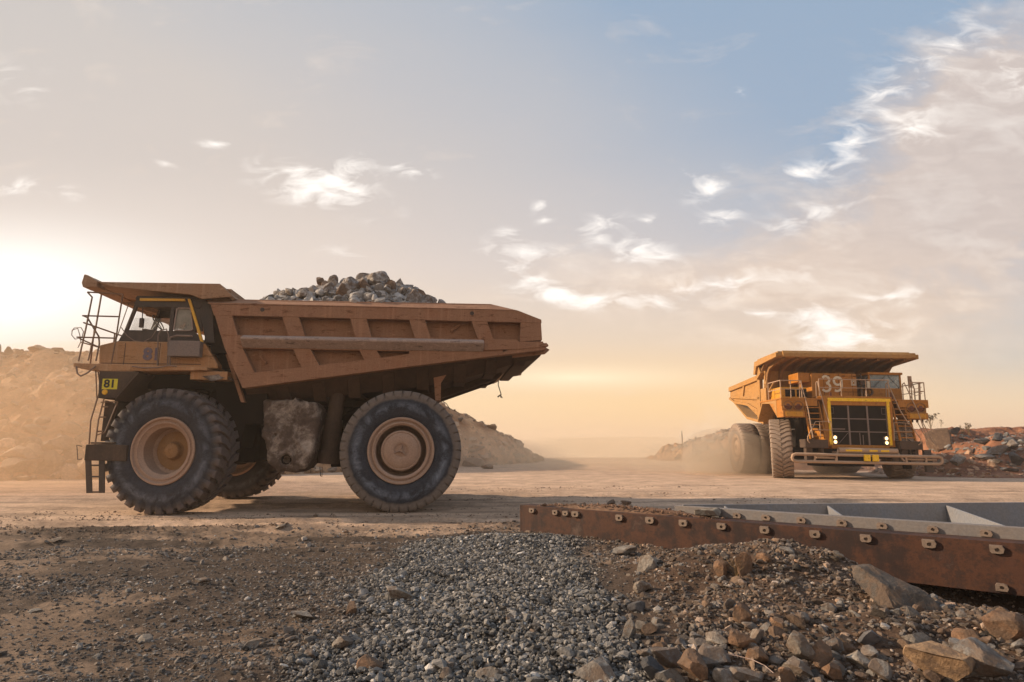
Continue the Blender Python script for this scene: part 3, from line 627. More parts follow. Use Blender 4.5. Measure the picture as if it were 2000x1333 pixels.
# far pole
b = MB(); b.tube([(0, 0, -1), (0, 0, 3.4)], [.09, .05], 8); b.tube([(0, 0, 3.3), (.0, 0, 3.75)], .03, 5)
o = b.build('utility_pole', 'frame'); r = ray(1333, 872); o.location = (r[0] / r[1] * 82, 82, -.1); tag(o, 'thin distant pole standing at the end of the haul road', 'pole')

# thin wire over rocks
b = MB(); pts = []
for px, py in ((1388, 1284), (1410, 1285), (1440, 1290), (1470, 1298), (1495, 1310), (1512, 1325)):
    P = drop(px, py + 8); pts.append((P[0], P[1], P[2] + .055))
b.tube(pts, .0028, 6); tag(b.build('wire', 'bright_metal'), 'thin pale wire lying across the rocks at the bottom', 'wire')

# ================================================================== STEEL BEAM AND TRAY
A = np.array([.19, 11.86, 0]); B = np.array([5.62, 7.12, .02]); d = B - A; Lb = np.linalg.norm(d[:2]); ang = math.atan2(d[1], d[0])
LT = 9.6
beam = empty('rusty_beam', tuple(A), ang); beam.rotation_euler = (0, -math.atan2(.02, Lb), ang)
tag(beam, 'long rust brown steel beam studded with lifting lugs lying across the right foreground', 'steel beam')
H0 = .56
b = MB(); b.box(0, LT, -.03, .03, .0, H0); b.box(0, LT, .03, .30, H0 - .03, H0); b.box(0, LT, .03, .24, .0, .03); b.box(-.03, 0, -.03, .30, 0, H0)
for k in range(9): b.box(.6 + k * 1.05, .62 + k * 1.05, .03, .24, .03, H0 - .03)
b.build('web_plate', 'rust', beam, .006)
def lug(par, x, z, y=-.03, s=1.0, up=1):
    b = MB(); w = .07 * s * random.uniform(.92, 1.05); h = .05 * s * random.uniform(.92, 1.05); t = .04; x += random.uniform(-.03, .03)
    # D shaped lug with a hole: ring between outer outline and inner circle
    out = [(-w, -h), (w * .75, -h), (w, -h * .2), (w * .8, h * .75), (w * .35, h), (-w * .75, h), (-w, h * .5), (-w, -h * .1)]
    inn = [(math.cos(a) * h * .48, math.sin(a) * h * .48) for a in [math.radians(q) for q in (205, 300, 350, 30, 75, 120, 150, 180)]]
    n = 8; vs = [(x + p[0], y, z + up * p[1]) for p in out] + [(x + p[0], y - t, z + up * p[1] * .86) for p in out] + [(x + p[0], y - t, z + up * p[1]) for p in inn] + [(x + p[0], y - .004, z + up * p[1]) for p in inn]
    fs = []
    for i in range(n):
        j = (i + 1) % n; fs += [(i, j, n + j, n + i), (n + i, n + j, 2 * n + j, 2 * n + i), (2 * n + i, 2 * n + j, 3 * n + j, 3 * n + i)]
    fs.append(tuple(3 * n + i for i in range(n)))
    b.add(vs, fs); b.build('lug', 'lug_steel', par)
def beamx(px, py=1040):   # along-beam coordinate of an image column
    r = ray(px, py); n = np.array([-d[1], d[0]]); t = (n @ A[:2]) / (n @ r[:2]); P = r[:2] * t - A[:2]; return float(P @ d[:2]) / Lb
for px in (1041, 1088, 1107, 1127, 1213, 1275, 1342, 1416, 1500, 1591, 1692, 1810, 1946): lug(beam, beamx(px), H0 - .085, up=-1, s=.85 if px < 1110 else 1)
for px in (1037, 1085, 1127, 1168, 1210, 1272, 1341, 1415, 1499, 1700, 1950): lug(beam, beamx(px), .07, s=.9)
tray = empty('steel_tray', tuple(A), ang); tray.rotation_euler = beam.rotation_euler
tag(tray, 'grey steel tray with cross ribs lying behind the rusty beam', 'steel tray')
x0 = beamx(1300) ; H1 = H0 + .13
def w2l(P): q = np.array(P) - A; u = d[:2] / Lb; return float(q[0] * u[0] + q[1] * u[1]), float(-q[0] * u[1] + q[1] * u[0])
b = MB(); b.box(x0, LT + .2, .34, .38, .12, H1); b.box(x0 - .3, x0, .34, .38, .12, H1 - .1); b.box(x0, LT + .2, .38, .47, H1 - .02, H1 + .002); b.build('near_wall', 'grey_steel', tray, .005)
for px in (1345, 1405, 1466, 1536, 1612, 1694, 1785, 1887, 1996): lug(tray, beamx(px, 1010) + .12, H1 - .085, y=.34, s=.9)
# far wall runs parallel to the picture
Yf = 10.15; p0 = w2l((2.74, Yf, 0)); p1 = w2l((9.2, Yf, 0)); ax, ay = p0; bx_, by_ = p1; ux, uy = (bx_ - ax), (by_ - ay); q = math.hypot(ux, uy); nx_, ny_ = -uy / q * .04, ux / q * .04
def slab(b, p, q_, z0, z1, th=.03):
    dx, dy = q_[0] - p[0], q_[1] - p[1]; l = math.hypot(dx, dy); nx, ny = -dy / l * th / 2, dx / l * th / 2
    vs = [(p[0] - nx, p[1] - ny, z0), (q_[0] - nx, q_[1] - ny, z0), (q_[0] + nx, q_[1] + ny, z0), (p[0] + nx, p[1] + ny, z0)]; z1 = z1 if isinstance(z1, tuple) else (z1, z1)
    vs += [(v[0], v[1], z1[k]) for k, v in zip((0, 1, 1, 0), vs)]
    b.add(vs, [(0, 3, 2, 1), (4, 5, 6, 7), (0, 1, 5, 4), (1, 2, 6, 5), (2, 3, 7, 6), (3, 0, 4, 7)])
b = MB(); slab(b, p0, p1, .15, (H1 + .02, H1 + .05), .035); b.build('far_wall', 'lit_steel', tray, .004)
for wx in (3.5, 5.15, 7.05):   # cross ribs, tapering to the near wall
    near = w2l((wx - .1, Yf - .03, 0)); f_ = w2l((wx - .35, Yf - .9 - .25 * (wx - 3), 0))
    if f_[1] < .40: f_ = (f_[0], .40)
    b = MB(); slab(b, near, f_, .36, (H1 + .0, H1 - .20), .03); b.build('rib', 'lit_steel', tray, .003)
b = MB(); fl = [(x0 + .1, .39), (LT, .39), w2l((9.1, Yf - .03, 0)), w2l((2.8, Yf - .03, 0))]
b.add([(p[0], p[1], .32) for p in fl] + [(p[0], p[1], .35) for p in fl], [(0, 1, 2, 3), (4, 5, 6, 7), (0, 1, 5, 4), (1, 2, 6, 5), (2, 3, 7, 6), (3, 0, 4, 7)]); b.build('floor_plate', 'lit_steel', tray)
# supports under the beam (packing stones) and dirt heaped on its left end
cb, sb = math.cos(ang), math.sin(ang)
def bw(x, y, z): return (A[0] + cb * x - sb * y, A[1] + sb * x + cb * y, A[2] + z + x * .02 / Lb)
def dirt_on_beam():
    n = 60; xs = np.linspace(.4, 3.6, n); ys = np.linspace(.02, .42, 12); X, Y = np.meshgrid(xs, ys)
    Z = H0 - .01 + .09 * np.sin(np.pi * (X - .4) / 3.2) * np.sin(np.pi * (Y - .02) / .4) * (1 + 1.6 * fbm(X * 3, Y * 5, 201, 4)); W = np.array([bw(a, b_, c) for a, b_, c in zip(X.ravel(), Y.ravel(), Z.ravel())])
    i = np.arange(n * 12).reshape(12, n); Fq = np.stack([i[:-1, :-1], i[:-1, 1:], i[1:, 1:], i[1:, :-1]], -1).reshape(-1, 4)
    tag(np_mesh('dirt', W, Fq, 'bank', np.ones((n * 12, 3)) * .9), 'strip of loose dirt lying on top of the left half of the rusty beam', 'dirt', kind='stuff')
    m_ = 500; X = rs_.uniform(.3, 3.8, m_); Y = rs_.uniform(.0, .38, m_); S = np.clip(np.exp(rs_.normal(math.log(.014), .4, m_)), .005, .05)
    Z = H0 + .07 * np.sin(np.pi * np.clip(X - .4, 0, 3.2) / 3.2) + S * .3
    W = np.array([bw(a, b_, c) for a, b_, c in zip(X, Y, Z)]); tag(scatter('dirt_crumbs', W, S, np.array([.24, .14, .09]) * rs_.uniform(.5, 1.5, m_)[:, None], 'gravel', 2, 5, 8, 31), 'crumbs of earth and stone on top of the rusty beam', 'dirt', kind='stuff')
dirt_on_beam()
q = beamx(1378, 1003); rock(bw(q, .16, H0 + .075), (.46, .24, .19), 'rockpale', 'pale wedge shaped rock resting on top of the rusty beam', 'rock', seed=61, sub=4, tint=(1.1, 1.08, 1.0))
q = beamx(1131, 990); rock(bw(q, .12, H0 + .05), (.15, .1, .1), 'rockpale', 'small whitish stone resting on the left end of the beam', 'rock', seed=63, tint=(1.2, 1.2, 1.2))
for px, py, lab in ((1196, 985, 'dark clod of earth beyond the left half of the beam'), (1223, 986, 'dark flat clod right of the other clod beyond the beam')):
    P = drop(px, py); rock((P[0], P[1], P[2] + .05), (.35, .25, .14), 'rockbrown', lab, 'clod', 'clods beyond the beam', seed=px)


# ================================================================== WHEELS
def tyre_mb(Wd, Ro, n, deep=True, bead=.80, wear=1.0):
    h = Wd / 2; b = MB(); Rc = Ro - (.075 if deep else .035)
    prof = [(bead, -h * .78), (bead + .03, -h * .9), (bead + .14, -h * 1.0), (bead + .3, -h * 1.07), (Ro - .30, -h * 1.05), (Ro - .16, -h * 1.0), (Rc - .02, -h * .92), (Rc, -h * .7), (Rc + .005, 0)]
    prof = prof + [(r, -t) for r, t in prof[-2::-1]]
    b.lathe(prof, 96, closed=True)
    pitch = 2 * math.pi / n
    for s in (-1, 1):
        for k in range(n):
            a0 = pitch * (k + (.5 if s > 0 else 0))
            if deep:
                st = [(1.08, Ro - .27, Ro - .20, .0, .24), (1.06, Ro - .16, Ro - .06, .0, .27), (1.0, Ro - .12, Ro - .015, .0, .30), (.9, Rc - .03, Ro, .03, .32), (.55, Rc - .03, Ro, .16, .33), (.28, Rc - .03, Ro, .50, .30), (.04, Rc - .03, Ro, .70, .24)]
            else:
                st = [(1.04, Ro - .17, Ro - .10, .0, .36), (1.0, Ro - .12, Ro - .035, .0, .40), (.92, Rc - .03, Ro - .004, .02, .42), (.5, Rc - .03, Ro, .2, .42), (.05, Rc - .03, Ro, .6, .36)]
            vs = []; fs = []
            for t, rb, rt, da, w in st:
                for r, q in ((rb, -w * 1.08), (rt, -w), (rt, w), (rb, w * 1.08)):
                    a = a0 + (da + q) * pitch; vs.append((r * math.cos(a), s * t * h, r * math.sin(a)))
            m_ = len(st)
            for i in range(m_ - 1):
                for j in range(4): fs.append((i * 4 + j, i * 4 + (j + 1) % 4, i * 4 + 4 + (j + 1) % 4, i * 4 + 4 + j))
            fs += [(0, 1, 2, 3), tuple(m_ * 4 - 4 + j for j in (3, 2, 1, 0))]; b.add(vs, fs)
    return b
def bolts(b, r, t, n, s=.02, l=.03):
    for k in range(n):
        a = 2 * math.pi * k / n; c = (r * math.cos(a), t, r * math.sin(a)); b.lathe([(0.001, 0), (s, 0), (s, l), (0.001, l)], 6, 'y', c)
def front_rim(h, bead=.80):
    b = MB(); q = bead
    b.lathe([(q + .005, h * .70), (q + .03, h * .93), (q + .015, h * .99), (q - .02, h * .99), (q - .045, h * .86), (q - .09, h * .84), (q - .10, h * .9), (q - .13, h * .9), (q - .155, h * .78), (q - .20, h * .72), (q - .225, h * .66), (q - .235, -h * .15), (q - .27, -h * .22), (.3, -h * .26), (.22, -h * .25)], 80)
    b.lathe([(q + .005, -h * .70), (q + .03, -h * .93), (q - .03, -h * .95), (q - .12, -h * .6), (q - .2, -h * .26), (.1, -h * .3)], 60)
    bolts(b, q - .31, -h * .24, 28, .018); return b
def front_hub(h):
    b = MB(); b.lathe([(.5, -h * .25), (.47, -h * .22), (.24, -h * .18), (.21, -h * .1), (.21, h * .12), (.19, h * .2), (.14, h * .22), (.12, h * .26), (.05, h * .27), (.04, h * .24), (.001, h * .24)], 48)
    bolts(b, .175, h * .2, 16, .016, .025)
    b.box(.2, .34, -h * .2, -h * .05, .10, .15); return b
def rear_rim(h, bead=.80):
    b = MB(); q = bead
    b.lathe([(q + .005, h * .70), (q + .045, h * .95), (q + .03, h * 1.02), (q - .01, h * 1.02), (q - .03, h * .92), (q - .06, h * .88), (q - .08, h * .98), (q - .11, h * 1.0), (q - .16, h * .9), (q - .175, -h * .3), (q - .2, -h * .4), (.4, -h * .4)], 80)
    b.lathe([(q + .005, -h * .70), (q + .03, -h * .93), (q - .03, -h * .95), (q - .12, -h * .4), (.1, -h * .4)], 60); return b
def rear_hub(h, r=.50):
    b = MB(); b.lathe([(r - .02, -h * .4), (r - .02, h * .5), (r + .01, h * .8), (r - .01, h * .88), (r - .035, h * .9), (r - .05, h * .87), (r - .08, h * .92), (r - .15, h * .97), (.21, h * 1.0), (.185, h * .98), (.15, h * .9), (.06, h * .9), (.045, h * 1.0), (.001, h * 1.0)], 64)
    bolts(b, r - .045, h * .86, 30, .011, .02)
    for k in range(3):
        a = R(90 + 120 * k + 12); c, s = math.cos(a), math.sin(a)
        b.add([(c * .03 - s * .03, h * .9, s * .03 + c * .03), (c * .03 + s * .03, h * .9, s * .03 - c * .03), (c * .22, h * .99, s * .22), (c * .03, h * 1.12, s * .03)], [(0, 2, 3), (1, 3, 2), (0, 3, 1), (0, 1, 2)])
    return b
def wheel(par, loc, rz, parts, flip=False):
    """rim mesh is the wheel part, tyre and hub are its sub-parts; parts = (rim, tyre, hub) builders or objects to copy"""
    if isinstance(parts[0], bpy.types.Object):
        rim, ty, hb = [o.copy() for o in parts]
        for o in (rim, ty, hb): COL.objects.link(o)
    else:
        rim, ty, hb = [p[0].build(p[1], p[2], None, smooth=True) for p in parts]
    rim.parent = par; ty.parent = rim; hb.parent = rim
    rim.location = loc; rim.rotation_euler = (0, random.uniform(0, 0), rz + (math.pi if flip else 0))
    return rim, ty, hb

# ================================================================== BROWN TRUCK (81)
yaw1 = R(186.5)
T1 = Frame((-8.531, 18.107, 0), yaw1)
def S(px, py, y=2.75): return T1.side(px, py, y)
def SX(px, py, y=2.75): q = T1.side(px, py, y); return (q[0], q[2])
def truck81():
    t = empty('dump_truck', tuple(T1.o), yaw1)
    tag(t, 'brown dusty rock loaded dump truck numbered 81 standing side on at left', 'dump truck')
    HB, HO = 2.56, 2.72
    # ---- dump body
    side = [(-1.39, 3.1), (-.57, 4.9), (-.34, 5.40), (-1.03, 5.43), (-7.71, 5.48), (-9.06, 5.02), (-9.09, 4.48), (-9.21, 4.41), (-9.16, 4.35), (-9.22, 4.28), (-9.17, 4.2), (-6.1, 3.78)]
    b = MB()
    for s in (1, -1): b.prism(side, s * (HB - .09), s * HB)
    b_side = b; b = MB()
    # belly: floor plates from the side bottoms down to the keel line
    st = [(-1.39, 3.12, 2.78), (-3.5, 3.42, 2.95), (-6.1, 3.78, 3.27), (-6.8, 3.88, 3.44), (-7.5, 3.98, 3.62), (-8.55, 4.12, 3.96), (-9.0, 4.19, 4.03), (-9.16, 4.22, 4.14)]
    for s in (1, -1):
        vs = []; fs = []
        for x, zs, zf in st: vs += [(x, s * HB, zs), (x, s * 2.0, zf), (x, s * 1.95, zf + .06), (x, s * (HB - .08), zs + .06)]
        for i in range(len(st) - 1):
            for j in range(4): fs.append((i * 4 + j, i * 4 + (j + 1) % 4, i * 4 + 4 + (j + 1) % 4, i * 4 + 4 + j))
        b.add(vs, fs)
    vs = []; fs = []
    for x, zs, zf in st: vs += [(x, 2.0, zf), (x, -2.0, zf), (x, -2.0, zf + .07), (x, 2.0, zf + .07)]
    for i in range(len(st) - 1):
        for j in range(4): fs.append((i * 4 + j, i * 4 + (j + 1) % 4, i * 4 + 4 + (j + 1) % 4, i * 4 + 4 + j))
    b.add(vs, fs)
    b_belly = b; b = b_side
    b.prism([(-1.39, 2.75), (-1.30, 2.75), (-.28, 5.42), (-.40, 5.42)], -HB + .1, HB - .1)      # front bulkhead
    # ragged tail plate edge
    b.prism([(-8.3, 4.40), (-9.28, 4.40), (-9.30, 4.34), (-9.22, 4.30), (-9.33, 4.24), (-9.27, 4.18), (-9.20, 4.12), (-8.3, 4.0)], HB - .05, HB + .04)
    b.prism([(-8.3, 4.40), (-9.28, 4.40), (-9.2, 4.12), (-8.3, 4.0)], -HB + .05, -HB - .04)
    dump = b.build('dump_body', 'body81', t, .012)
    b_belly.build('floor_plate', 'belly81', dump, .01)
    # outer stiffening frame of the near and far side (rails and ribs)
    for s in (1, -1):
        b = MB(); a0, a1, a2 = s * HB, s * (HO + .13), s * (HO + .15)
        b.prism([(-.60, 4.94), (-.50, 5.22), (-8.42, 5.26), (-9.06, 5.02), (-9.07, 4.93)], a0, a1)            # top rail
        b.prism([(-.48, 5.225), (-.36, 5.41), (-1.03, 5.455), (-7.71, 5.505), (-8.40, 5.262)], a0 - s * .08, s * (HO + .14), [(-.48, 5.225), (-.42, 5.25), (-1.03, 5.262), (-7.75, 5.272), (-8.40, 5.262)])
        b.prism([(-.92, 4.10), (-.80, 4.43), (-8.02, 4.47), (-8.02, 4.09)], a0, s * (HO + .11))               # middle rail band
        for xt, xb in ((-.62, -.80), (-2.28, -2.47), (-4.0, -4.16), (-5.52, -5.70), (-7.17, -7.36)):
            w = .42; b.prism([(xt, 4.945), (xb, 4.425), (xb - w, 4.425), (xt - w, 4.945)], a0, s * (HO + .12))
        for xt, xb, zb in ((-.92, -1.27, 3.40), (-2.60, -2.86, 3.60), (-4.27, -4.42, 3.82)):
            w = .44; b.prism([(xt, 4.105), (xb, zb), (xb - w, zb + .05), (xt - w, 4.105)], a0, s * (HO + .12))
        b.prism([(-8.50, 4.93), (-8.47, 4.40), (-9.08, 4.46), (-9.055, 4.93)], a0, s * (HO + .12))             # tail post
        b.prism([(-1.44, 3.08), (-1.27, 3.42), (-4.62, 3.87), (-5.55, 4.02), (-5.55, 4.10), (-8.02, 4.095), (-8.5, 4.40), (-9.1, 4.42), (-9.17, 4.20), (-6.1, 3.765)], a0, s * (HO + .14))  # bottom rail and solid rear corner
        b.prism([(-7.50, 4.42), (-8.35, 4.46), (-8.6, 4.30), (-9.2, 4.38), (-9.22, 4.28), (-8.5, 4.2), (-7.5, 4.15)], s * (HO + .11), s * (HO + .165))
        b.build('side_frame', 'body81', dump, .022)
        b = MB(); b.prismx([(a2 - s * .04, 4.44), (s * (HO + .36), 4.36), (s * (HO + .36), 4.30), (a2 - s * .04, 4.11)], -1.36, -7.50); b.build('rub_rail', 'bright_metal', dump, .02)
    b = MB()
    for x in (-2.3, -3.2, -4.1, -5.0, -5.9, -6.9, -7.75, -8.55):           # cross bolsters round the belly
        zs = float(np.interp(-x, [1.39, 6.1, 9.16], [3.12, 3.78, 4.22])); zf = float(np.interp(-x, [q[0] * -1 for q in st], [q[2] for q in st])); w = .16
        for s in (1, -1):
            vs = []
            for xx in (x - w, x + w): vs += [(xx, s * (HB - .1), zs - .02), (xx, s * (HB - .1), zs - .10), (xx, s * 2.06, zf - .10), (xx, s * 1.9, zf - .10), (xx, s * 1.9, zf + .02)]
            b.add(vs, [(0, 1, 2, 3, 4), (9, 8, 7, 6, 5)] + [(i, (i + 1) % 5, (i + 1) % 5 + 5, i + 5) for i in range(5)])
        b.box(x - w, x + w, -1.9, 1.9, zf - .10, zf + .01)
    for s in (1, -1): b.prism([(-2, 2.5), (-6.2, 2.95), (-8.2, 3.68), (-8.2, 3.82), (-6.2, 3.2), (-2, 2.8)], s * .75, s * .55)
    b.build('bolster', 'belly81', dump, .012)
    for px, py in ((512, 605), (922, 612)):
        b = MB(); q = S(px, py, HO + .15); b.lathe([(.001, -.02), (.055, -.02), (.055, .004), (.04, .004), (.001, .0035)], 16, 'y', (q[0], HO + .13, q[2])); b.build('drain_hole', 'black81', dump)
    for px, py, a in ((889, 642, -.7), (514, 702, .9)):
        b = MB(); q = S(px, py, HB); c, s_ = math.cos(a) * .13, math.sin(a) * .13; b.tube([(q[0] - c, HB - .01, q[2] - s_), (q[0] - c, HB + .06, q[2] - s_), (q[0] + c, HB + .06, q[2] + s_), (q[0] + c, HB - .01, q[2] + s_)], .034, 6); b.build('lashing_eye', 'body81', dump)
    # canopy over the cab
    b = MB(); zc = 5.75
    b.prism([(2.28, 5.70), (-.69, 5.74), (-.36, 5.42), (-.16, 5.40), (-.02, 5.48), (1.9, 5.63)], 2.62, 2.86, [(2.28, 5.73), (-.69, 5.77), (-1.05, 5.43), (-.3, 5.35), (.02, 5.46), (1.9, 5.61)]); b.prism([(2.27, 5.745), (2.27, 5.60), (2.60, 5.585), (2.64, 5.70), (2.60, 5.92), (2.52, 5.90)], 2.44, 2.84)
    b.prism([(2.28, 5.70), (-.69, 5.74), (-1.05, 5.43), (-.16, 5.40), (1.9, 5.63)], -2.62, -2.86)
    b.add([(2.42, 2.55, 5.72), (2.42, -2.55, 5.72), (-.69, -2.8, 5.76), (-.69, 2.8, 5.76), (2.42, 2.55, 5.66), (2.42, -2.55, 5.66), (-.69, -2.8, 5.70), (-.69, 2.8, 5.70)], [(0, 1, 2, 3), (4, 7, 6, 5), (0, 4, 5, 1), (1, 5, 6, 2), (2, 6, 7, 3), (3, 7, 4, 0)])
    b.add([(-.69, 2.8, 5.765), (-.69, -2.8, 5.765), (-1.05, -2.7, 5.42), (-1.05, 2.7, 5.42), (-.66, 2.8, 5.70), (-.66, -2.8, 5.70), (-.95, -2.7, 5.38), (-.95, 2.7, 5.38)], [(0, 1, 2, 3), (4, 7, 6, 5), (0, 4, 5, 1), (1, 5, 6, 2), (2, 6, 7, 3), (3, 7, 4, 0)])
    b.prism([(2.52, 5.62), (2.62, 5.60), (2.62, 5.93), (2.55, 5.92), (2.30, 5.74), (2.28, 5.64)], -2.5, 2.45)     # upturned front lip
    b.prism([(2.56, 5.60), (2.50, 5.66), (.3, 5.68), (-.5, 5.6), (-.5, 4.95), (1.25, 5.22)], -2.3, 1.0)      # deep central box under the roof
    for yy in (-2.0, -1.2, -.4, .4): b.prism([(2.5, 5.52), (-.3, 4.85), (-.3, 4.95), (2.5, 5.60)], yy, yy + .1)
    b.prism([(.1, 5.70), (-.9, 5.70), (-.9, 5.2), (-.4, 5.3)], 1.0, 2.6)
    b.build('canopy', 'canopy81', dump, .015)
    # ---- cab: lower panel, dark upper frame with real openings
    YC, YI = 2.6, 1.15
    b = MB(); b.prism([(2.18, 4.15), (2.14, 3.60), (-.72, 3.60), (-.70, 3.72), (-.36, 4.24), (.42, 4.27), (1.76, 4.27)], YI, YC)
    cab = b.build('cab', 'orange81', t, .03)
    b = MB()
    for x in (1.55, .72): b.prism([(x, 3.63), (x + .012, 3.63), (x + .012, 4.22), (x, 4.22)], YC, YC + .006)
    b.box(-.3, 2.1, YC, YC + .006, 3.69, 3.705); b.build('panel_seam', 'black81', cab)
    b = MB(); y0, y1 = YC - .07, YC - .02
    for (ya, yb) in ((y0, y1), (YI, YI + .05)):
        b.prism([(1.74, 4.272), (1.62, 4.56), (-.06, 4.56), (-.36, 4.272)], ya, yb)            # below the windows
        b.prism([(1.47, 5.165), (1.42, 5.43), (-.26, 5.43), (-.16, 5.165)], ya, yb)            # above
        b.prism([(1.62, 4.56), (1.545, 4.56), (1.40, 5.165), (1.47, 5.165)], ya, yb)            # front pillar
        b.prism([(.57, 4.56), (.47, 4.56), (.47, 5.165), (.57, 5.165)], ya, yb)
        b.prism([(-.02, 4.56), (.10, 5.165), (-.16, 5.165), (-.26, 4.56)], ya, yb)
        b.prism([(-.24, 5.43), (-.14, 5.1), (-.36, 4.275), (-.58, 4.275), (-.42, 5.43)], ya, yb)
    b.prism([(1.44, 5.36), (1.40, 5.45), (-.42, 5.47), (-.42, 5.38)], YI - .02, YC + .02)      # roof
    b.prism([(-.24, 5.40), (-.36, 4.28), (-.42, 4.28), (-.30, 5.40)], YI + .06, YC - .08)      # rear wall
    for ya, yb in ((YI + .05, YI + .14), (YC - .16, YC - .075)): b.prism([(1.74, 4.29), (1.66, 4.29), (1.37, 5.36), (1.45, 5.36)], ya, yb)
    b.prism([(1.80, 4.272), (1.66, 4.272), (1.64, 4.50), (1.70, 4.50)], YI + .05, YC - .1)   # cowl
    b.prism([(1.3, 4.275), (.9, 4.275), (1.05, 4.62), (1.35, 4.66)], YI + .3, YC - .3)       # dashboard
    b.build('cab_frame', 'black81', cab, .012)
    b = MB(); b.prism([(1.53, 4.57), (.58, 4.57), (.58, 4.88), (1.46, 4.88)], YC - .05, YC - .045); b.build('window', 'glass', cab)
    b = MB(); q = [(.45, 4.58), (-.02, 4.58), (.09, 5.15), (.45, 5.15)]; b.prism(q, YC - .05, YC - .045); wn = b.build('window', 'glass2', cab)
    b = MB(); b.tube([(p[0], YC - .005, p[1]) for p in [(.44, 4.60), (.41, 4.57), (0.02, 4.57), (-.02, 4.61), (.07, 5.12), (.11, 5.155), (.37, 5.155), (.41, 5.12)]], .017, 6, True); b.build('window_seal', 'bright_metal', wn)
    b = MB(); b.prism([(1.58, 4.56), (1.575, 4.56), (1.40, 5.30), (1.405, 5.30)], YI + .2, YC - .2); b.build('windscreen', 'glass', cab)
    b = MB(); b.prism([(1.32, 5.385), (1.32, 5.315), (.22, 5.335), (.22, 5.40)], YC - .02, YC + .035); b.prism([(.16, 5.40), (.09, 5.40), (-.32, 4.28), (-.26, 4.25)], YC - .02, YC + .035); b.build('yellow_strip', 'strip', cab, .006)
    b = MB(); b.box(-.32, .45, YC - .01, YC + .22, 3.87, 4.27); b.build('tool_box', 'greybox', cab, .02)
    b = MB(); b.tube([(1.12 + .0 + math.sin(a) * .12, 1.95 + math.cos(a) * .22, 4.88 + math.sin(a) * .19) for a in np.linspace(0, 2 * math.pi, 24)[:-1]], .016, 6, True); b.tube([(1.12, 1.95, 4.88), (1.28, 1.95, 4.62)], .03, 6); b.tube([(1.12 - .12, 1.95, 4.88 - .19), (1.12, 1.95, 4.88), (1.24, 1.95, 5.07)], .012, 5); b.build('steering_wheel', 'black', cab, smooth=True)
    b = MB(); b.box(.25, .75, 1.6, 2.15, 4.3, 4.62); b.prism([(.30, 4.5), (.12, 5.12), (.24, 5.14), (.46, 4.6)], 1.62, 2.13); b.build('seat', 'seat', cab, .05)
    b = MB(); b.tube([(1.48, 2.56, 5.28), (1.25, 2.58, 5.2), (1.22, 2.6, 4.8)], .012, 6); b.box(1.18, 1.26, 2.57, 2.66, 4.62, 4.86); b.build('mirror', 'black81', cab)
    n = text_mb('81', .42, .006, lambda u, v, w: (.90 - u, YC + .006 + w, 3.93 + v), .018); n.build('number', 'blue', cab)
    # grab rails and air hose on the cab side
    b = MB()
    b.tube([S(307, 717, 2.72), S(309, 655, 2.75), S(313, 646, 2.75), S(325, 643, 2.75), S(329, 655, 2.75), S(327, 717, 2.72)], .016, 6)
    b.tube([S(330, 719, 2.7), S(332, 708, 2.78), S(328, 672, 2.8), S(333, 659, 2.8), S(345, 656, 2.8), S(376, 657, 2.8)], .024, 8)
    b.build('grab_rail', 'hose', cab, smooth=True)
    b = MB(); b.tube([S(237, 640, 2.7), S(248, 656, 2.75), S(262, 666, 2.75), S(280, 668, 2.75), S(296, 660, 2.75), S(305, 645, 2.7)], .011, 6); b.build('hose', 'hose', t, smooth=True); b = MB()
    b.tube([S(258, 716, 2.9), S(280, 719, 2.9), S(310, 718, 2.9), S(330, 714, 2.9), S(345, 716, 2.9)], .016, 6); b.build('hose', 'hose', t, smooth=True); b = MB()
    b.tube([S(187, 715, 2.9), S(172, 728, 2.9), S(158, 735, 2.9), S(151, 730, 2.9), S(149, 716, 2.9)], .02, 6); b.build('hose', 'hose', t, smooth=True); b = MB()
    b.tube([S(140, 648, 2.4), S(145, 641, 2.4), S(158, 640, 2.5), S(163, 648, 2.5), S(160, 660, 2.5), S(147, 663, 2.4), S(140, 655, 2.4), S(141, 645, 2.4), S(152, 642, 2.4), S(156, 655, 2.4), S(158, 668, 2.4), S(152, 680, 2.4)], .011, 5)
    b.build('hose', 'hose', t, smooth=True)
    # ---- deck, fender, handrails
    b = MB(); b.prism([(2.6, 3.66), (2.58, 3.56), (1.9, 3.47), (-.55, 3.52), (-.55, 3.60)], -2.85, 2.85)
    b.box(-1.0, -.1, 1.6, 2.7, 3.30, 3.515); b.box(1.2, 1.9, 2.4, 2.84, 3.4, 3.48)
    deck = b.build('deck', 'orange81', t, .012)
    b = MB(); b.prism([(1.97, 3.465), (1.10, 3.465), (1.55, 2.80), (1.93, 2.80)], 2.82, 2.86); b.prism([(1.97, 3.46), (1.93, 3.46), (1.90, 2.80), (1.93, 2.80)], 1.5, 2.82)
    b.prism([(-2.0 * 0 + 1.10, 3.465), (1.55, 2.80), (1.53, 2.76), (1.05, 3.44)], 1.6, 2.86)
    b2 = MB(); b2.prism([(1.97, 3.465), (1.10, 3.465), (1.55, 2.80), (1.93, 2.80)], -2.82, -2.86); b2.build('fender', 'frame', t, .01)
    fen = b.build('fender', 'frame', t, .01)
    b = MB(); b.prism([(1.865, 3.275), (1.515, 3.275), (1.515, 3.02), (1.865, 3.02)], 2.862, 2.872); sg = b.build('number_plate', 'sign', fen)
    text_mb('81', .27, .004, lambda u, v, w: (1.69 - u, 2.876 + w, 3.148 + v), .008).build('number', 'black', sg)
    b = MB(); b.lathe([(.001, .02), (.055, .018), (.068, .0), (.001, 0)], 20, 'y', (1.79, 2.862, 2.95)); b.build('reflector', 'reflector', fen)
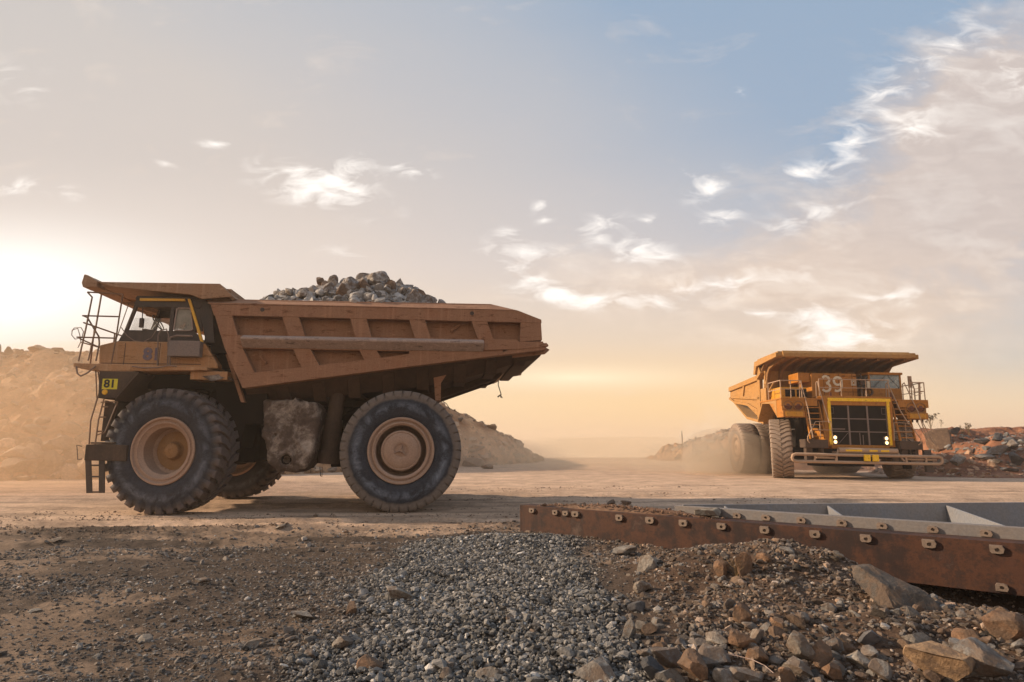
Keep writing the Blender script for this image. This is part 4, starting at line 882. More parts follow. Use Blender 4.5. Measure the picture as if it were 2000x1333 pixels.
    b = MB(); Tb = lambda pts, r=.02, y=2.75: b.tube([S(px, py, y if len(p_) < 3 else p_[2]) for p_ in pts for px, py in [p_[:2]]], r, 6)
    Tb([(171, 571), (180, 581), (167, 645), (153, 706)]); Tb([(171, 571), (240, 575)]); Tb([(198, 576), (187, 640), (172, 705)]); Tb([(240, 575), (232, 625), (226, 665), (217, 712)])
    Tb([(161, 617), (234, 619)]); Tb([(150, 659), (192, 660), (226, 661)]); Tb([(162, 617), (171, 621), (193, 658), (194, 672), (187, 706)]); Tb([(156, 662), (192, 678)])
    for yy in (2.2, 1.2, .2, -.8, -1.8, -2.7):
        b.tube([(2.55, yy, 3.6), (2.55, yy, 4.7)], .02, 6)
    b.tube([(2.55, 2.7, 4.7), (2.55, -2.7, 4.7)], .02, 6); b.tube([(2.55, 2.7, 4.2), (2.55, -2.7, 4.2)], .016, 6); b.tube([(2.5, -2.75, 4.7), (1.0, -2.75, 4.7), (1.0, -2.75, 3.6)], .02, 6)
    b.tube([S(218, 712, 2.6), S(228, 660, 2.55), S(252, 592, 2.4)], .012, 5)
    b.build('handrail', 'rail', t, smooth=True)
    # ---- ladder and steps
    b = MB(); Tb = lambda pts, r=.018, y=2.75: b.tube([S(px, py, y) for px, py in pts], r, 6)
    Tb([(190, 778), (177, 822), (174, 868)]); Tb([(203, 780), (192, 822), (186, 868)]); Tb([(230, 785), (205, 845), (190, 850)], .016); Tb([(230, 785), (197, 786)], .016)
    for py in (795, 815, 843): Tb([(201 - (py - 780) * .2, py), (214 - (py - 780) * .2, py)], .02)
    Tb([(192, 727), (196, 760), (190, 780)], .014); Tb([(187, 724), (189, 778)], .014)
    b.build('ladder', 'rail', t, smooth=True)
    b = MB(); b.prism([SX(205, 782, 2.5), SX(226, 790, 2.5), SX(206, 862, 2.5), SX(196, 862, 2.5)], 2.35, 2.5); b.build('stair_panel', 'frame', t, .01)
    b = MB(); b.prism([(2.15, 1.30), (2.15, 1.68), (1.72, 1.70), (1.2, 1.66), (1.2, 1.28)], -2.75, 2.75); b.box(1.5, 2.05, 2.2, 2.76, 1.70, 1.74); b.build('bumper', 'frame', t, .03)
    b = MB()
    for a, c in (((2.13, 1.30), (2.02, .53)), ((1.82, 1.30), (1.74, .53))): b.prism([a, (a[0] - .13, a[1]), (c[0] - .13, c[1]), c], 2.7, 2.73)
    for f_ in (.15, .5, .97): b.tube([(2.10 - .1 * f_, 2.715, 1.30 - .77 * f_), (1.72 - .08 * f_, 2.715, 1.30 - .77 * f_)], .022, 6)
    Tb([(160, 872), (150, 870), (152, 898), (160, 897)], .012, 2.75); b.build('boarding_step', 'black81', t)
    # ---- radiator front (seen edge on)
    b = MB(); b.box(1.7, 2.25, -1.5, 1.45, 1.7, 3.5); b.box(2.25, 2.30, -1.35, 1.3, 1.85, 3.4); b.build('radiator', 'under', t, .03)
    # ---- chassis
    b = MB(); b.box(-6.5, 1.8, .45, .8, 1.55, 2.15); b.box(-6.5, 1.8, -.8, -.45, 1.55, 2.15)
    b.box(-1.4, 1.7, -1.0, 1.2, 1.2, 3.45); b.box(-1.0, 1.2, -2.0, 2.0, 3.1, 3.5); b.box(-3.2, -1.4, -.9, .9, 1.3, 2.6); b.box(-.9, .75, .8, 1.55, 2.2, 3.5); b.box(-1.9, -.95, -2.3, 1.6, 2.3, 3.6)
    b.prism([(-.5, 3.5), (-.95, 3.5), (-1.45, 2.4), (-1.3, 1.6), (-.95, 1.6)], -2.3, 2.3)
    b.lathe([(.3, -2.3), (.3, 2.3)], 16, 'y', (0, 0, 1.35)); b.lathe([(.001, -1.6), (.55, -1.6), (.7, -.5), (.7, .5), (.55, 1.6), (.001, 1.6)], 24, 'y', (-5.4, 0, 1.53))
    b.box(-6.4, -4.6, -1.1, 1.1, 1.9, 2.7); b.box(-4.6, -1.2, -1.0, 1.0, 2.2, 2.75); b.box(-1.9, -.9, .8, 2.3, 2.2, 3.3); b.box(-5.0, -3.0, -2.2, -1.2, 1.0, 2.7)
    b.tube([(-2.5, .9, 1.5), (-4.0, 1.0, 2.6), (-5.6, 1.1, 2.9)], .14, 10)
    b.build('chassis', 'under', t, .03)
    b = MB(); b.tube([S(664, 748, 1.9), S(652, 820, 1.9)], .2, 16); b.tube([S(652, 820, 1.9), S(644, 884, 1.9)], .24, 16); b.tube([S(644, 882, 1.9), S(641, 906, 1.9)], .30, 16); b.tube([S(625, 912, 2.0), S(626, 930, 2.0), S(629, 931, 2.0), S(629, 912, 2.0)], .012, 5)
    b.build('suspension_strut', 'frame', t, smooth=True)
    for s in (1, -1):
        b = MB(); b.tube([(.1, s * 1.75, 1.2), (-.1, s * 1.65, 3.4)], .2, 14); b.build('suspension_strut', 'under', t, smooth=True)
    # mud caked tank
    pts = [SX(*p, 2.5) for p in ((513, 783), (520, 779), (572, 782), (577, 777), (583, 783), (618, 786), (626, 800), (620, 860), (611, 892), (596, 916), (575, 924), (540, 920), (520, 900), (517, 870), (509, 850), (511, 820))]
    import bmesh as bm_
    me = bpy.data.meshes.new('tank'); bm = bm_.new(); cx = sum(p[0] for p in pts) / len(pts); cz = sum(p[1] for p in pts) / len(pts)
    n = 30; rings = [(1.35, .95), (1.4, 1.0), (2.35, 1.0), (2.47, .985), (2.52, .93)]
    def outl(k): 
        f_ = k / 64 * len(pts); i = int(f_) % len(pts); u = f_ - int(f_); a_, b_ = pts[i], pts[(i + 1) % len(pts)]; return (a_[0] * (1 - u) + b_[0] * u, a_[1] * (1 - u) + b_[1] * u)
    O = [outl(k) for k in range(64)]; V_ = []; 
    for y, s in rings: V_.append([bm.verts.new((cx + (p[0] - cx) * s, y, cz + (p[1] - cz) * s)) for p in O])
    for q in (.8, .6, .4, .2): V_.append([bm.verts.new((cx + (p[0] - cx) * q, 2.535, cz + (p[1] - cz) * q)) for p in O])
    for a_, b_ in zip(V_[:-1], V_[1:]):
        for k in range(64): bm.faces.new((a_[k], a_[(k + 1) % 64], b_[(k + 1) % 64], b_[k]))
    bm.faces.new(V_[-1]); bm.faces.new(V_[0][::-1]); bm_.ops.subdivide_edges(bm, edges=bm.edges[:], cuts=1, use_grid_fill=True)
    for v in bm.verts:
        n1 = float(fbm(v.co.x * 3 + v.co.y * 2, v.co.z * 3 + v.co.y, 301, 4)); n2 = float(fbm(v.co.x * 9 + v.co.y * 5, v.co.z * 9, 305, 3)); dd = Vector((v.co.x - cx, 0, v.co.z - cz)).normalized()
        v.co += dd * (n1 * .09 + n2 * .07) * (1 if v.co.y < 2.5 else .3) + Vector((0, (n1 * .07 + n2 * .07) if v.co.y > 2.3 else 0, 0))
        h = S(558, 898, 2.53); r_ = math.hypot(v.co.x - h[0], v.co.z - h[2])
        if v.co.y > 2.3 and r_ < .13: v.co.y -= .28 * (1 - (r_ / .13) ** 3)
        elif v.co.y > 2.3 and r_ < .22: v.co.y += .04
        h = S(537, 850, 2.53); r_ = math.hypot(v.co.x - h[0], v.co.z - h[2])
        if v.co.y > 2.3 and r_ < .05: v.co.y -= .1
    bm_.ops.recalc_face_normals(bm, faces=bm.faces); bm.to_mesh(me); bm.free(); me.shade_smooth(); tk = bpy.data.objects.new('fuel_tank', me); COL.objects.link(tk); me.materials.append(M['mud']); tk.parent = t
    b = MB(); h = S(558, 898, 2.53); b.lathe([(.001, 0), (.115, 0), (.125, .3), (.10, .3), (.09, .03), (.001, .03)], 20, 'y', (h[0], 2.2, h[2])); b.build('filler_neck', 'under', tk)
    # rock ejector bar and hanging cable
    b = MB(); b.prism([SX(846, 730, 2.2), SX(875, 728, 2.2), SX(861, 748, 2.2), SX(861, 783, 2.2), SX(850, 783, 2.2), SX(848, 752, 2.2)], 1.6, 2.2); b.build('rock_ejector', 'body81', t, .01)
    b = MB(); b.tube([S(974, 741, 1.9), S(973, 752, 1.9), S(977, 765, 1.9), S(979, 772, 1.9)], .014, 6); b.tube([S(972, 776, 1.9), S(977, 772, 1.9), S(981, 777, 1.9), S(977, 775, 1.9)], .025, 6)
    b.tube([S(862, 782, 2.1), S(872, 789, 2.1), S(879, 800, 2.1)], .01, 5); b.build('hanging_cable', 'black81', t)
    b = MB(); b.prism([SX(965, 748, 2.0), SX(985, 728, 2.0), SX(975, 743, 2.0)], 1.6, 2.0); b.build('tail_bracket', 'canopy81', t)
    # torn rubber flap behind the cab
    b = MB(); b.add([S(*p) for p in ((395, 735, 2.7), (420, 733, 2.75), (440, 728, 2.6), (458, 745, 2.6), (440, 738, 2.7), (412, 745, 2.8))], [(0, 1, 5), (1, 2, 3, 4), (1, 4, 5)]); o_ = b.build('torn_flap', 'mud', t); md = o_.modifiers.new('s', 'SOLIDIFY'); md.thickness = .03
    # dark rear of cab: air filter and ducts
    b = MB(); b.tube([(-.62, 1.9, 3.6), (-.6, 1.9, 5.0)], .2, 14); b.prism([(-.33, 5.35), (-.62, 5.3), (-1.15, 3.62), (-.55, 3.62)], .6, 2.3); b.prism([(-.36, 5.3), (-.56, 5.3), (-1.0, 4.0), (-.50, 4.0)], 2.28, 2.55); b.box(-.56, -.32, 2.3, 2.56, 4.2, 4.7); b.build('air_filter', 'under', t)
    # ---- wheels
    fr = wheel(t, (.26, 2.43, 1.53), R(-11), ((front_rim(.43), 'wheel', 'rim81'), (tyre_mb(.86, 1.53, 33, True), 'tyre', 'tyref'), (front_hub(.43), 'hub', 'hubin')))
    wheel(t, (.1, -2.43, 1.53), R(-10), fr, True)
    rr = wheel(t, (-5.42, 2.50, 1.53), 0, ((rear_rim(.42), 'wheel', 'rim81'), (tyre_mb(.84, 1.53, 40, False), 'tyre', 'tyrer'), (rear_hub(.42), 'hub', 'rim81')))
    wheel(t, (-5.42, 1.50, 1.53), 0, rr, False); wheel(t, (-5.42, -2.50, 1.53), 0, rr, True); wheel(t, (-5.42, -1.50, 1.53), 0, rr, True)
    return t
truck81()
# ---- load of rock heaped in the body of the brown truck
def load():
    rs = np.random.RandomState(42); pr = [T1.side(px, py, .5) for px, py in ((470, 592), (505, 582), (560, 570), (620, 563), (680, 558), (745, 553), (790, 565), (815, 577), (840, 588), (880, 604))]
    prof_x = [q[0] for q in pr]; prof_z = [q[2] for q in pr]
    def wz(x, y): return float(np.interp(-x, [-q for q in prof_x], prof_z)) - .30 * ((y - .5) / 1.9) ** 2 - .10 * max(y - .5, 0) - .45 * max(y - 1.5, 0) ** 2
    def W(x, y, z): return T1.w(x, y, z) if hasattr(T1, 'w') else T1.o + T1.f * x + T1.l * y + np.array([0, 0, z])
    n = 50; V = []; 
    for i in range(n):
        for j in range(24):
            x = -1.2 - 7.0 * i / (n - 1); y = -2.55 + 5.1 * j / 23; z = wz(x, y) - .34 if x > -6.8 else 4.75
            z += float(fbm(x * 2.2, y * 2.2, 401, 3)) * .22; V.append(W(x, y, max(z, 4.7)))
    idx = np.arange(n * 24).reshape(n, 24); Fq = np.stack([idx[:-1, :-1], idx[:-1, 1:], idx[1:, 1:], idx[1:, :-1]], -1).reshape(-1, 4)
    tag(np_mesh('fine_load', np.array(V), Fq, 'rockdark', np.ones((n * 24, 3)) * 1.5), 'fine broken rock filling the dump body under the heaped rocks', 'gravel', kind='stuff')
    m_ = 5000; X = rs.uniform(-6.5, -1.4, m_); Y = rs.uniform(-1.0, 2.4, m_); S_ = np.clip(np.exp(rs.normal(math.log(.065), .5, m_)), .03, .2)
    Wp = np.array([W(a, c, max(wz(a, c), 4.9) - .30 + .0 + float(fbm(a * 2.2, c * 2.2, 401, 3)) * .22 + q * .4) for a, c, q in zip(X, Y, S_)])
    tag(scatter('broken_load', Wp, S_, np.array([.40, .37, .345]) * rs.uniform(.45, 1.5, m_)[:, None], 'gravel', 2, 7, 12, 44), 'smaller broken stone between the big rocks in the load of the brown truck', 'gravel', kind='stuff')
    lst = []
    key = [((745, 549), .62, 'grey', 'topmost pointed grey rock of the heap in the brown truck'), ((712, 552), .62, 'grey', 'big rounded grey rock left of the topmost one in the truck load'), ((782, 558), .42, 'grey', 'square grey rock right of the topmost one in the truck load'), ((730, 566), .42, 'pale', 'pale rock just below the topmost rock of the truck load'), ((690, 578), .42, 'pale', 'pale rock at the rail in the middle of the truck load'), ((765, 578), .42, 'pale', 'pale bluish rock at the rail below the square one'), ((648, 548), .34, 'grey', 'upright rock with a flat top on the left shoulder of the load'), ((625, 551), .3, 'brown', 'small brown rock at the upper left of the load'), ((800, 563), .32, 'grey', 'rock at the right shoulder of the load'), ((668, 556), .4, 'grey', 'rock between the upright rock and the big rounded one')]
    for (px, py), s, c, lab in key:
        y = .5; q = T1.side(px, py, y); z = q[2]; lst.append((q[0], y, z, s, c, lab))
    for k in range(190):
        x = rs.uniform(-6.4, -1.9); y = rs.uniform(.1, 1.9) if k < 140 else rs.uniform(-1.5, .2); big = np.interp(-x, [1.7, 3, 4.2, 5.8, 6.6], [.2, .32, .44, .46, .26]); s = big * rs.uniform(.7, 1.3)
        lst.append((x, y, wz(x, y) - rs.uniform(.04, .24), s, ('grey', 'pale', 'grey', 'pale', 'grey', 'brown')[rs.randint(6)], None))
    for i, (x, y, z, s, c, lab) in enumerate(lst):
        mt = {'grey': 'rockgrey', 'pale': 'rockpale', 'brown': 'rockbrown'}[c]; tn = {'grey': (1.75, 1.78, 1.85), 'pale': (1.55, 1.58, 1.64), 'brown': (1.6, 1.6, 1.6)}[c]
        rock(tuple(W(x, y, z)), (s * rs.uniform(.9, 1.3), s * rs.uniform(.8, 1.1), s * rs.uniform(.75, 1.05)), mt, lab or f'{c} broken rock in the heap carried by the brown truck', 'rock', 'rocks heaped in the brown truck' if lab else f'{c} rocks heaped in the brown truck', seed=1200 + i, sub=2 if s < .3 else 3, rot=(rs.uniform(0, 3), rs.uniform(0, 3), rs.uniform(0, 3)), tint=tn, cuts=10, rough=.1)
load()

# ================================================================== YELLOW TRUCK (39)
yaw2 = R(-91.5)
def truck39():
    t = empty('dump_truck', (17.3, 33.0, 0), yaw2)
    tag(t, 'yellow dump truck numbered 39 driving towards the viewer with lit lamps', 'dump truck')
    TB = Matrix.Translation((0, 0, 1.5)) @ Matrix.Rotation(R(1.1), 4, 'X') @ Matrix.Translation((0, 0, -1.5))
    TB = Matrix.Translation((0, 0, 1.5)) @ Matrix.Rotation(R(-1.1), 4, 'X') @ Matrix.Translation((0, 0, -1.5))
    def B_(): return MB(TB)
    # dump body
    HB = 3.3; b = B_()
    side = [(-1.73, 3.15), (-1.60, 5.60), (-7.0, 5.36), (-7.13, 4.60), (-6.0, 4.25), (-3.75, 3.95), (-2.7, 3.38)]
    for s in (1, -1):
        b.prism(side, s * (HB - .1), s * HB)
        b.prism([(-1.6, 5.60), (-1.6, 5.30), (-7.02, 5.08), (-7.0, 5.36)], s * HB, s * (HB + .12)); b.prism([(-1.7, 4.35), (-1.7, 4.15), (-6.6, 4.62), (-6.6, 4.75)], s * HB, s * (HB + .1))
        b.prism([(-1.70, 3.2), (-1.60, 5.3), (-2.0, 5.3), (-2.2, 3.2)], s * HB, s * (HB + .1)); b.prism([(-4.2, 5.2), (-4.5, 4.55), (-4.75, 4.55), (-4.45, 5.2)], s * HB, s * (HB + .08))
        b.prism([(-2.2, 3.3), (-2.0, 3.6), (-3.8, 4.12), (-6.2, 4.42), (-7.0, 4.72), (-7.13, 4.6), (-6.0, 4.25), (-3.75, 3.95)], s * HB, s * (HB + .1))
    b.prism([(-1.73, 2.8), (-1.63, 2.8), (-.9, 5.9), (-1.05, 6.1)], -HB, HB)
    b.prism([(-1.7, 2.8), (-4.5, 3.2), (-6.9, 4.4), (-6.95, 4.5), (-4.5, 3.35), (-1.7, 2.95)], -HB + .1, HB - .1)
    dump = b.build('dump_body', 'body39', t, .02)
    b = B_()   # canopy roof with raised lip
    CW = 3.55
    b.prism([(1.5, 6.22), (1.45, 6.46), (-1.4, 6.42), (-1.62, 6.22), (-1.55, 6.12), (1.3, 6.16)], -CW + .02, CW - .02)
    b.prism([(1.52, 6.16), (1.58, 6.16), (1.58, 6.34), (1.46, 6.50), (1.40, 6.47)], -CW + .25, CW - .35)
    for s in (1, -1): b.prism([(1.5, 6.15), (1.5, 6.38), (-1.6, 6.30), (-1.85, 5.60), (-1.6, 5.56), (-1.35, 6.0)], s * (CW - .02), s * (CW + .10))
    b.prism([(-1.62, 6.22), (-1.50, 6.24), (-1.05, 5.6), (-1.68, 5.3)], -CW + .02, CW - .02)
    cn = b.build('canopy', 'body39', dump, .02)
    b = B_()
    for k in range(10):    # curved ribs under the canopy
        y = -3.25 + k * .69; P = [(1.35, 6.16), (.2, 6.10), (-.6, 5.98), (-.95, 5.7), (-1.15, 5.2), (-1.45, 4.0)]; Q = [(1.35, 6.05), (.2, 5.92), (-.5, 5.75), (-.75, 5.5), (-.95, 5.0), (-1.3, 4.0)]
        for i in range(5): b.prism([P[i], P[i + 1], Q[i + 1], Q[i]], y, y + .16)
    b.prism([(1.3, 6.165), (.2, 6.11), (-.6, 5.99), (-.95, 5.71), (-1.0, 5.8), (-.6, 6.05), (.2, 6.14)], -CW + .05, CW - .05)
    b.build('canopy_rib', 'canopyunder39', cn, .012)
    # deck and pods
    b = B_(); b.box(-.9, 2.0, -3.7, 3.6, 3.92, 4.0); b.prism([(2.0, 3.92), (2.0, 3.6), (1.85, 3.6), (1.7, 3.92)], -3.7, -1.9); b.prism([(2.0, 3.92), (2.0, 3.6), (1.85, 3.6), (1.7, 3.92)], 2.1, 3.6)
    deck = b.build('deck', 'orange39', t, .015)
    for s in (-1, 1):
        y0, y1 = (-3.66, -2.55) if s < 0 else (2.45, 3.5)
        b = B_(); b.prism([(1.95, 3.915), (1.95, 3.35), (2.06, 3.35), (2.06, 3.02), (1.3, 3.02), (.2, 3.9)], y0, y1); pod = b.build('headlight_pod', 'orange39', t, .02)
        b = B_(); b.box(2.062, 2.10, y0 + .12, y1 - .12, 3.06, 3.30); b.build('pod_panel', 'yellow39', pod, .015)
        for yy in (y0 + .30, y1 - .30):
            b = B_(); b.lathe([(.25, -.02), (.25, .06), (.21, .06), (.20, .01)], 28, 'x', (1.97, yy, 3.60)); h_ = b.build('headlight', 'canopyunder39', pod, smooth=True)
            b = B_(); b.lathe([(.205, .0), (.15, .03), (.001, .045)], 28, 'x', (1.965, yy, 3.60)); b.build('lens', 'lens', h_, smooth=True)
        b = B_(); [b.lathe([(.001, .0), (.06, .0), (.05, -.14), (.001, -.14)], 10, 'z', (1.7, y0 + .2 + k * .25, 3.02)) for k in range(4)]; b.build('marker_lamp', 'under', pod)
    # fender arch over image-left tyre
    b = B_(); b.prism([(1.3, 3.02), (.9, 3.75), (-.6, 3.85), (-1.4, 2.9), (-1.4, 3.1), (-.7, 3.92), (.9, 3.92), (1.3, 3.92)], -3.68, -2.9); b.build('fender', 'body39', t, .02); b = B_(); b.prism([(1.3, 3.02), (.9, 3.75), (-.6, 3.85), (-1.4, 2.9), (-1.4, 3.1), (-.7, 3.92), (.9, 3.92), (1.3, 3.92)], 2.9, 3.6); b.build('fender', 'body39', t, .02)
    # radiator shell
    b = B_(); X0, X1 = .6, 2.0
    b.box(X0, X1, -1.62, -1.32, 1.62, 3.95); b.box(X0, X1, 1.52, 1.80, 1.62, 3.95); b.box(X0, X1 + .02, -1.62, 1.80, 3.66, 4.12); b.box(X0, X1 - .01, -1.32, 1.52, 1.50, 1.70)
    sh = b.build('radiator_shell', 'orange39', t, .02)
    b = B_(); b.box(X1 + .021, X1 + .07, -1.40, 1.70, 3.86, 4.02); b.box(X1 + .001, X1 + .05, -1.42, -1.27, 1.70, 3.86); b.box(X1 + .001, X1 + .05, 1.50, 1.64, 1.70, 3.86); b.build('yellow_trim', 'ybright39', sh, .012)
    b = B_(); b.box(X1 - .12, X1 - .08, -1.32, 1.52, 1.70, 3.66); gr = b.build('radiator', 'radiator', sh)
    b = B_()
    for y in (-.42, .52): b.box(X1 - .07, X1 - .02, y, y + .07, 1.70, 3.66)
    for z in (2.33, 2.97): b.box(X1 - .07, X1 - .03, -1.32, 1.52, z, z + .045)
    for y, w in ((-1.31, .03), (1.48, .03)): b.box(X1 - .07, X1 - .02, y, y + w, 1.7, 3.66)
    b.tube([(X1 - .05, -.95, 1.75), (X1 - .05, -.45, 2.3)], .012, 5); b.box(X1 - .06, X1 - .03, -1.25, -.6, 2.45, 2.5); b.box(X1 - .06, X1 - .03, .1, .13, 1.72, 2.3); b.box(X1 - .06, X1 - .03, .25, .28, 1.72, 2.2)
    b.tube([(X1 - .05, -1.28, 3.55), (X1 - .05, -1.1, 3.55), (X1 - .05, -1.1, 3.25), (X1 - .05, -1.28, 3.25)], .012, 5); b.tube([(X1 - .05, 1.48, 3.55), (X1 - .05, 1.28, 3.55), (X1 - .05, 1.28, 3.25), (X1 - .05, 1.48, 3.25)], .012, 5)
    b.build('grille_bar', 'greybox', sh)
    for y in (-1.14, 1.38):
        for z in (2.05, 1.83):
            b = B_(); b.lathe([(.125, -.06), (.125, .04), (.085, .03)], 18, 'x', (X1, y, z)); l_ = b.build('work_lamp', 'greybox', sh, smooth=True)
            b = B_(); b.lathe([(.085, .0), (.05, .02), (.001, .025)], 18, 'x', (X1 + .005, y, z)); b.build('bulb', 'lamp', l_, smooth=True)
    # bumper: push tube frame, torque tube, bracket
    b = B_(); r = .075; yl, yr = -3.5, 3.72; x = 2.45
    loop = [(x, yl + .18, 1.20), (x, yl + .05, 1.15), (x, yl, 1.02), (x, yl + .05, .90), (x, yl + .18, .85), (x, yr - .18, .85), (x, yr - .05, .90), (x, yr, 1.02), (x, yr - .05, 1.15), (x, yr - .18, 1.20)]
    b.tube(loop, r, 12, True)
    for y in (-2.4, -1.35, -.0, .55, 2.0, 2.95): b.tube([(x, y, .86), (x, y, 1.19)], .05, 8)
    b.tube([(x - .1, -2.3, 1.05), (x - .1, -1.4, 1.05)], .05, 8); b.tube([(x - .1, 2.1, 1.05), (x - .1, 3.5, 1.05)], .05, 8)
    bp = b.build('bumper', 'bumper39', t, smooth=True)
    b = B_(); b.tube([(x - .2, -1.15, 1.42), (x - .2, 1.70, 1.42)], .14, 14); b.box(1.9, x - .25, -1.3, 1.7, 1.30, 1.36)
    for y in (-1.15, 1.65): b.tube([(x - .2, y, 1.45), (x, y + (.25 if y > 0 else -.25), .95)], .045, 8)
    b.build('torque_tube', 'bumper39', bp, smooth=True)
    b = B_()
    for y0, y1 in ((-.85, -.05), (.30, .70), (.85, 1.25)): b.box(x - .08, x - .055, y0, y1, 1.38, 1.47)
    b.box(x + .05, x + .14, -.08, .22, .92, 1.24); b.box(x + .05, x + .14, .32, .62, .92, 1.24); b.build('yellow_stripe', 'ybright39', bp, .02)
    # platforms and ladders
    for s in (-1, 1):
        y0, y1 = (-2.78, -1.66) if s < 0 else (1.85, 2.92)
        b = B_(); b.box(1.7, 2.36, y0, y1, 1.52, 1.93); pl = b.build('step_platform', 'frame', t, .02)
        b = B_(); b.box(1.9, 2.2, y0 + .1, y0 + .4, .85, 1.52); b.build('bracket', 'frame', pl); b = B_(); b.box(1.9, 2.2, y1 - .3, y1 - .15, 1.1, 1.52); b.build('bracket', 'frame', pl)
        b = B_(); yc = s * 2.12 if s < 0 else 2.25; lean = .16 if s < 0 else .42
        xt, zt, xb, zb = 1.75, 3.95, 2.3, 1.95
        for yy in (-.36, .36): b.prism([(xt - .06, zt), (xt + .06, zt), (xb + .06, zb), (xb - .06, zb)], yc + yy - .03 + (lean if s > 0 else 0) * .0, yc + yy + .03)
        for k in range(7):
            f_ = (k + .5) / 7; b.box(xt + (xb - xt) * f_ - .11, xt + (xb - xt) * f_ + .11, yc - .36, yc + .36, zt + (zb - zt) * f_ - .022, zt + (zb - zt) * f_ + .022)
        ld = b.build('ladder', 'orange39', t)
        b = B_()
        for yy in (-.42, .42): b.tube([(xt - .25, yc + yy, 3.95), (xt - .2, yc + yy - s * 0, 4.82), (xt - .05, yc + yy, 4.88), (xt + .5, yc + yy + lean * .5 * (1 if s > 0 else .6), 3.4), (xb + .18, yc + yy + lean * (1 if s > 0 else .6), 2.75 if yy * s < 0 else 2.0)], .026, 7)
        b.tube([(2.36, yc + .45 * s, 1.75), (2.42, yc + .55 * s, 1.85), (2.42, yc + .55 * s, 2.05), (2.36, yc + .1 * s, 2.8), (2.36, yc - .65 * s, 2.83), (2.36, yc - .7 * s, 1.95)], .024, 7)
        b.tube([(2.36, yc + .2 * s, 2.4), (2.36, yc - .68 * s, 2.4)], .018, 6); b.tube([(2.36, yc - .1 * s, 1.95), (2.36, yc - .1 * s, 2.8)], .018, 6)
        b.build('ladder_rail', 'bumper39', ld, smooth=True)
    b = B_()   # deck handrails
    def rail(pts, mids=True, z0=4.0, z1=4.88):
        b.tube([(p[0], p[1], z1) for p in pts], .026, 7); b.tube([(p[0], p[1], (z0 + z1) / 2) for p in pts], .02, 6)
        for p in pts: b.tube([(p[0], p[1], z0), (p[0], p[1], z1)], .024, 6)
    rail([(.3, -3.66), (1.9, -3.66), (1.9, -3.15), (1.9, -2.6)]); rail([(1.9, -1.72), (1.9, -.62), (1.9, .62), (1.9, 1.75)], z0=4.12, z1=4.98); rail([(1.9, 2.78), (1.9, 3.52), (.8, 3.55), (-.3, 3.55)])
    b.tube([(1.2, 3.45, 4.0), (1.3, 3.40, 4.6), (1.1, 3.35, 5.25)], .03, 6); b.box(1.05, 1.12, 3.25, 3.42, 4.7, 5.3); b.tube([(1.5, 3.5, 4.0), (1.5, 3.55, 4.95)], .05, 6)
    b.tube([(1.9, 2.8, 4.65), (1.9, 3.1, 4.55), (1.9, 3.4, 4.65)], .015, 5); b.tube([(1.9, 2.8, 4.3), (1.9, 3.1, 4.22), (1.9, 3.4, 4.35)], .015, 5)
    b.build('handrail', 'bumper39', t, smooth=True)
    # electrical cabinet with number
    b = B_(); b.box(-.6, 1.0, -1.68, .66, 4.0, 5.40); b.prism([(.9, 5.42), (.9, 4.92), (-.3, 4.92), (-.3, 5.42)], -2.32, -1.68); cb_ = b.build('cabinet', 'orange39', t, .03)
    b = B_()
    for y in (-1.05, -.28, .42): b.box(1.0, 1.006, y, y + .02, 4.25, 5.38)
    b.box(1.0, 1.006, -.3, .66, 4.42, 4.44); [b.box(1.0, 1.03, y, y + .16, 5.24, 5.27) for y in (-.85, -.1, .5)]; b.build('door_seam', 'under', cb_)
    def stroke(pts, w, y0, z0, sc):
        b = MB(TB); n = len(pts); L_ = []; R_ = []
        for i in range(n):
            p = pts[i]; a_ = pts[max(0, i - 1)]; c_ = pts[min(n - 1, i + 1)]; dx, dz = c_[0] - a_[0], c_[1] - a_[1]; l = math.hypot(dx, dz) or 1; nx, nz = -dz / l * w / 2, dx / l * w / 2
            L_.append((y0 + (p[0] + nx) * sc, z0 + (p[1] + nz) * sc)); R_.append((y0 + (p[0] - nx) * sc, z0 + (p[1] - nz) * sc))
        vs = [(1.012, q[0], q[1]) for q in L_ + R_] + [(1.022, q[0], q[1]) for q in L_ + R_]; fs = []; m2 = 2 * n
        for i in range(n - 1): fs += [(i, i + 1, n + i + 1, n + i), (m2 + i, m2 + n + i, m2 + n + i + 1, m2 + i + 1), (i, m2 + i, m2 + i + 1, i + 1), (n + i, n + i + 1, m2 + n + i + 1, m2 + n + i)]
        b.add(vs, fs); return b
    arc = lambda cx, cz, r, a0, a1, n=14: [(cx + r * math.cos(R(a0 + (a1 - a0) * i / n)), cz + r * math.sin(R(a0 + (a1 - a0) * i / n))) for i in range(n + 1)]
    stroke(arc(0, .24, .20, 150, -80) + arc(0, -.20, .235, 80, -150), .13, -.94, 4.84, .90).build('number', 'white', cb_)
    stroke(arc(0, .17, .22, -10, 350, 24) + [(.22, -.05), (.19, -.22), (.10, -.36), (-.06, -.42), (-.2, -.38)], .13, -.33, 4.84, .90).build('number', 'white', cb_)
    b = B_(); [b.box(1.008, 1.014, *q) for q in ((.36, .62, 5.0, 5.03), (.36, .62, 4.77, 4.80), (.36, .39, 4.8, 5.0), (.59, .62, 4.8, 5.0))]; b.lathe([(.085, .0), (.085, .006), (.055, .006), (.055, 0)], 20, 'x', (1.008, .49, 4.905)); b.box(1.008, 1.014, .40, .58, 4.81, 4.83); b.build('emblem', 'white', cb_)
    b = B_(); b.box(-.4, 1.2, -3.35, -2.05, 4.0, 4.62); b.build('air_box', 'yellow39', t, .02)
    b = B_(); [b.box(1.2, 1.21, y, y + .5, 4.12, 4.52) for y in (-3.15, -2.55 + .0)]; b.build('air_intake', 'radiator', t)
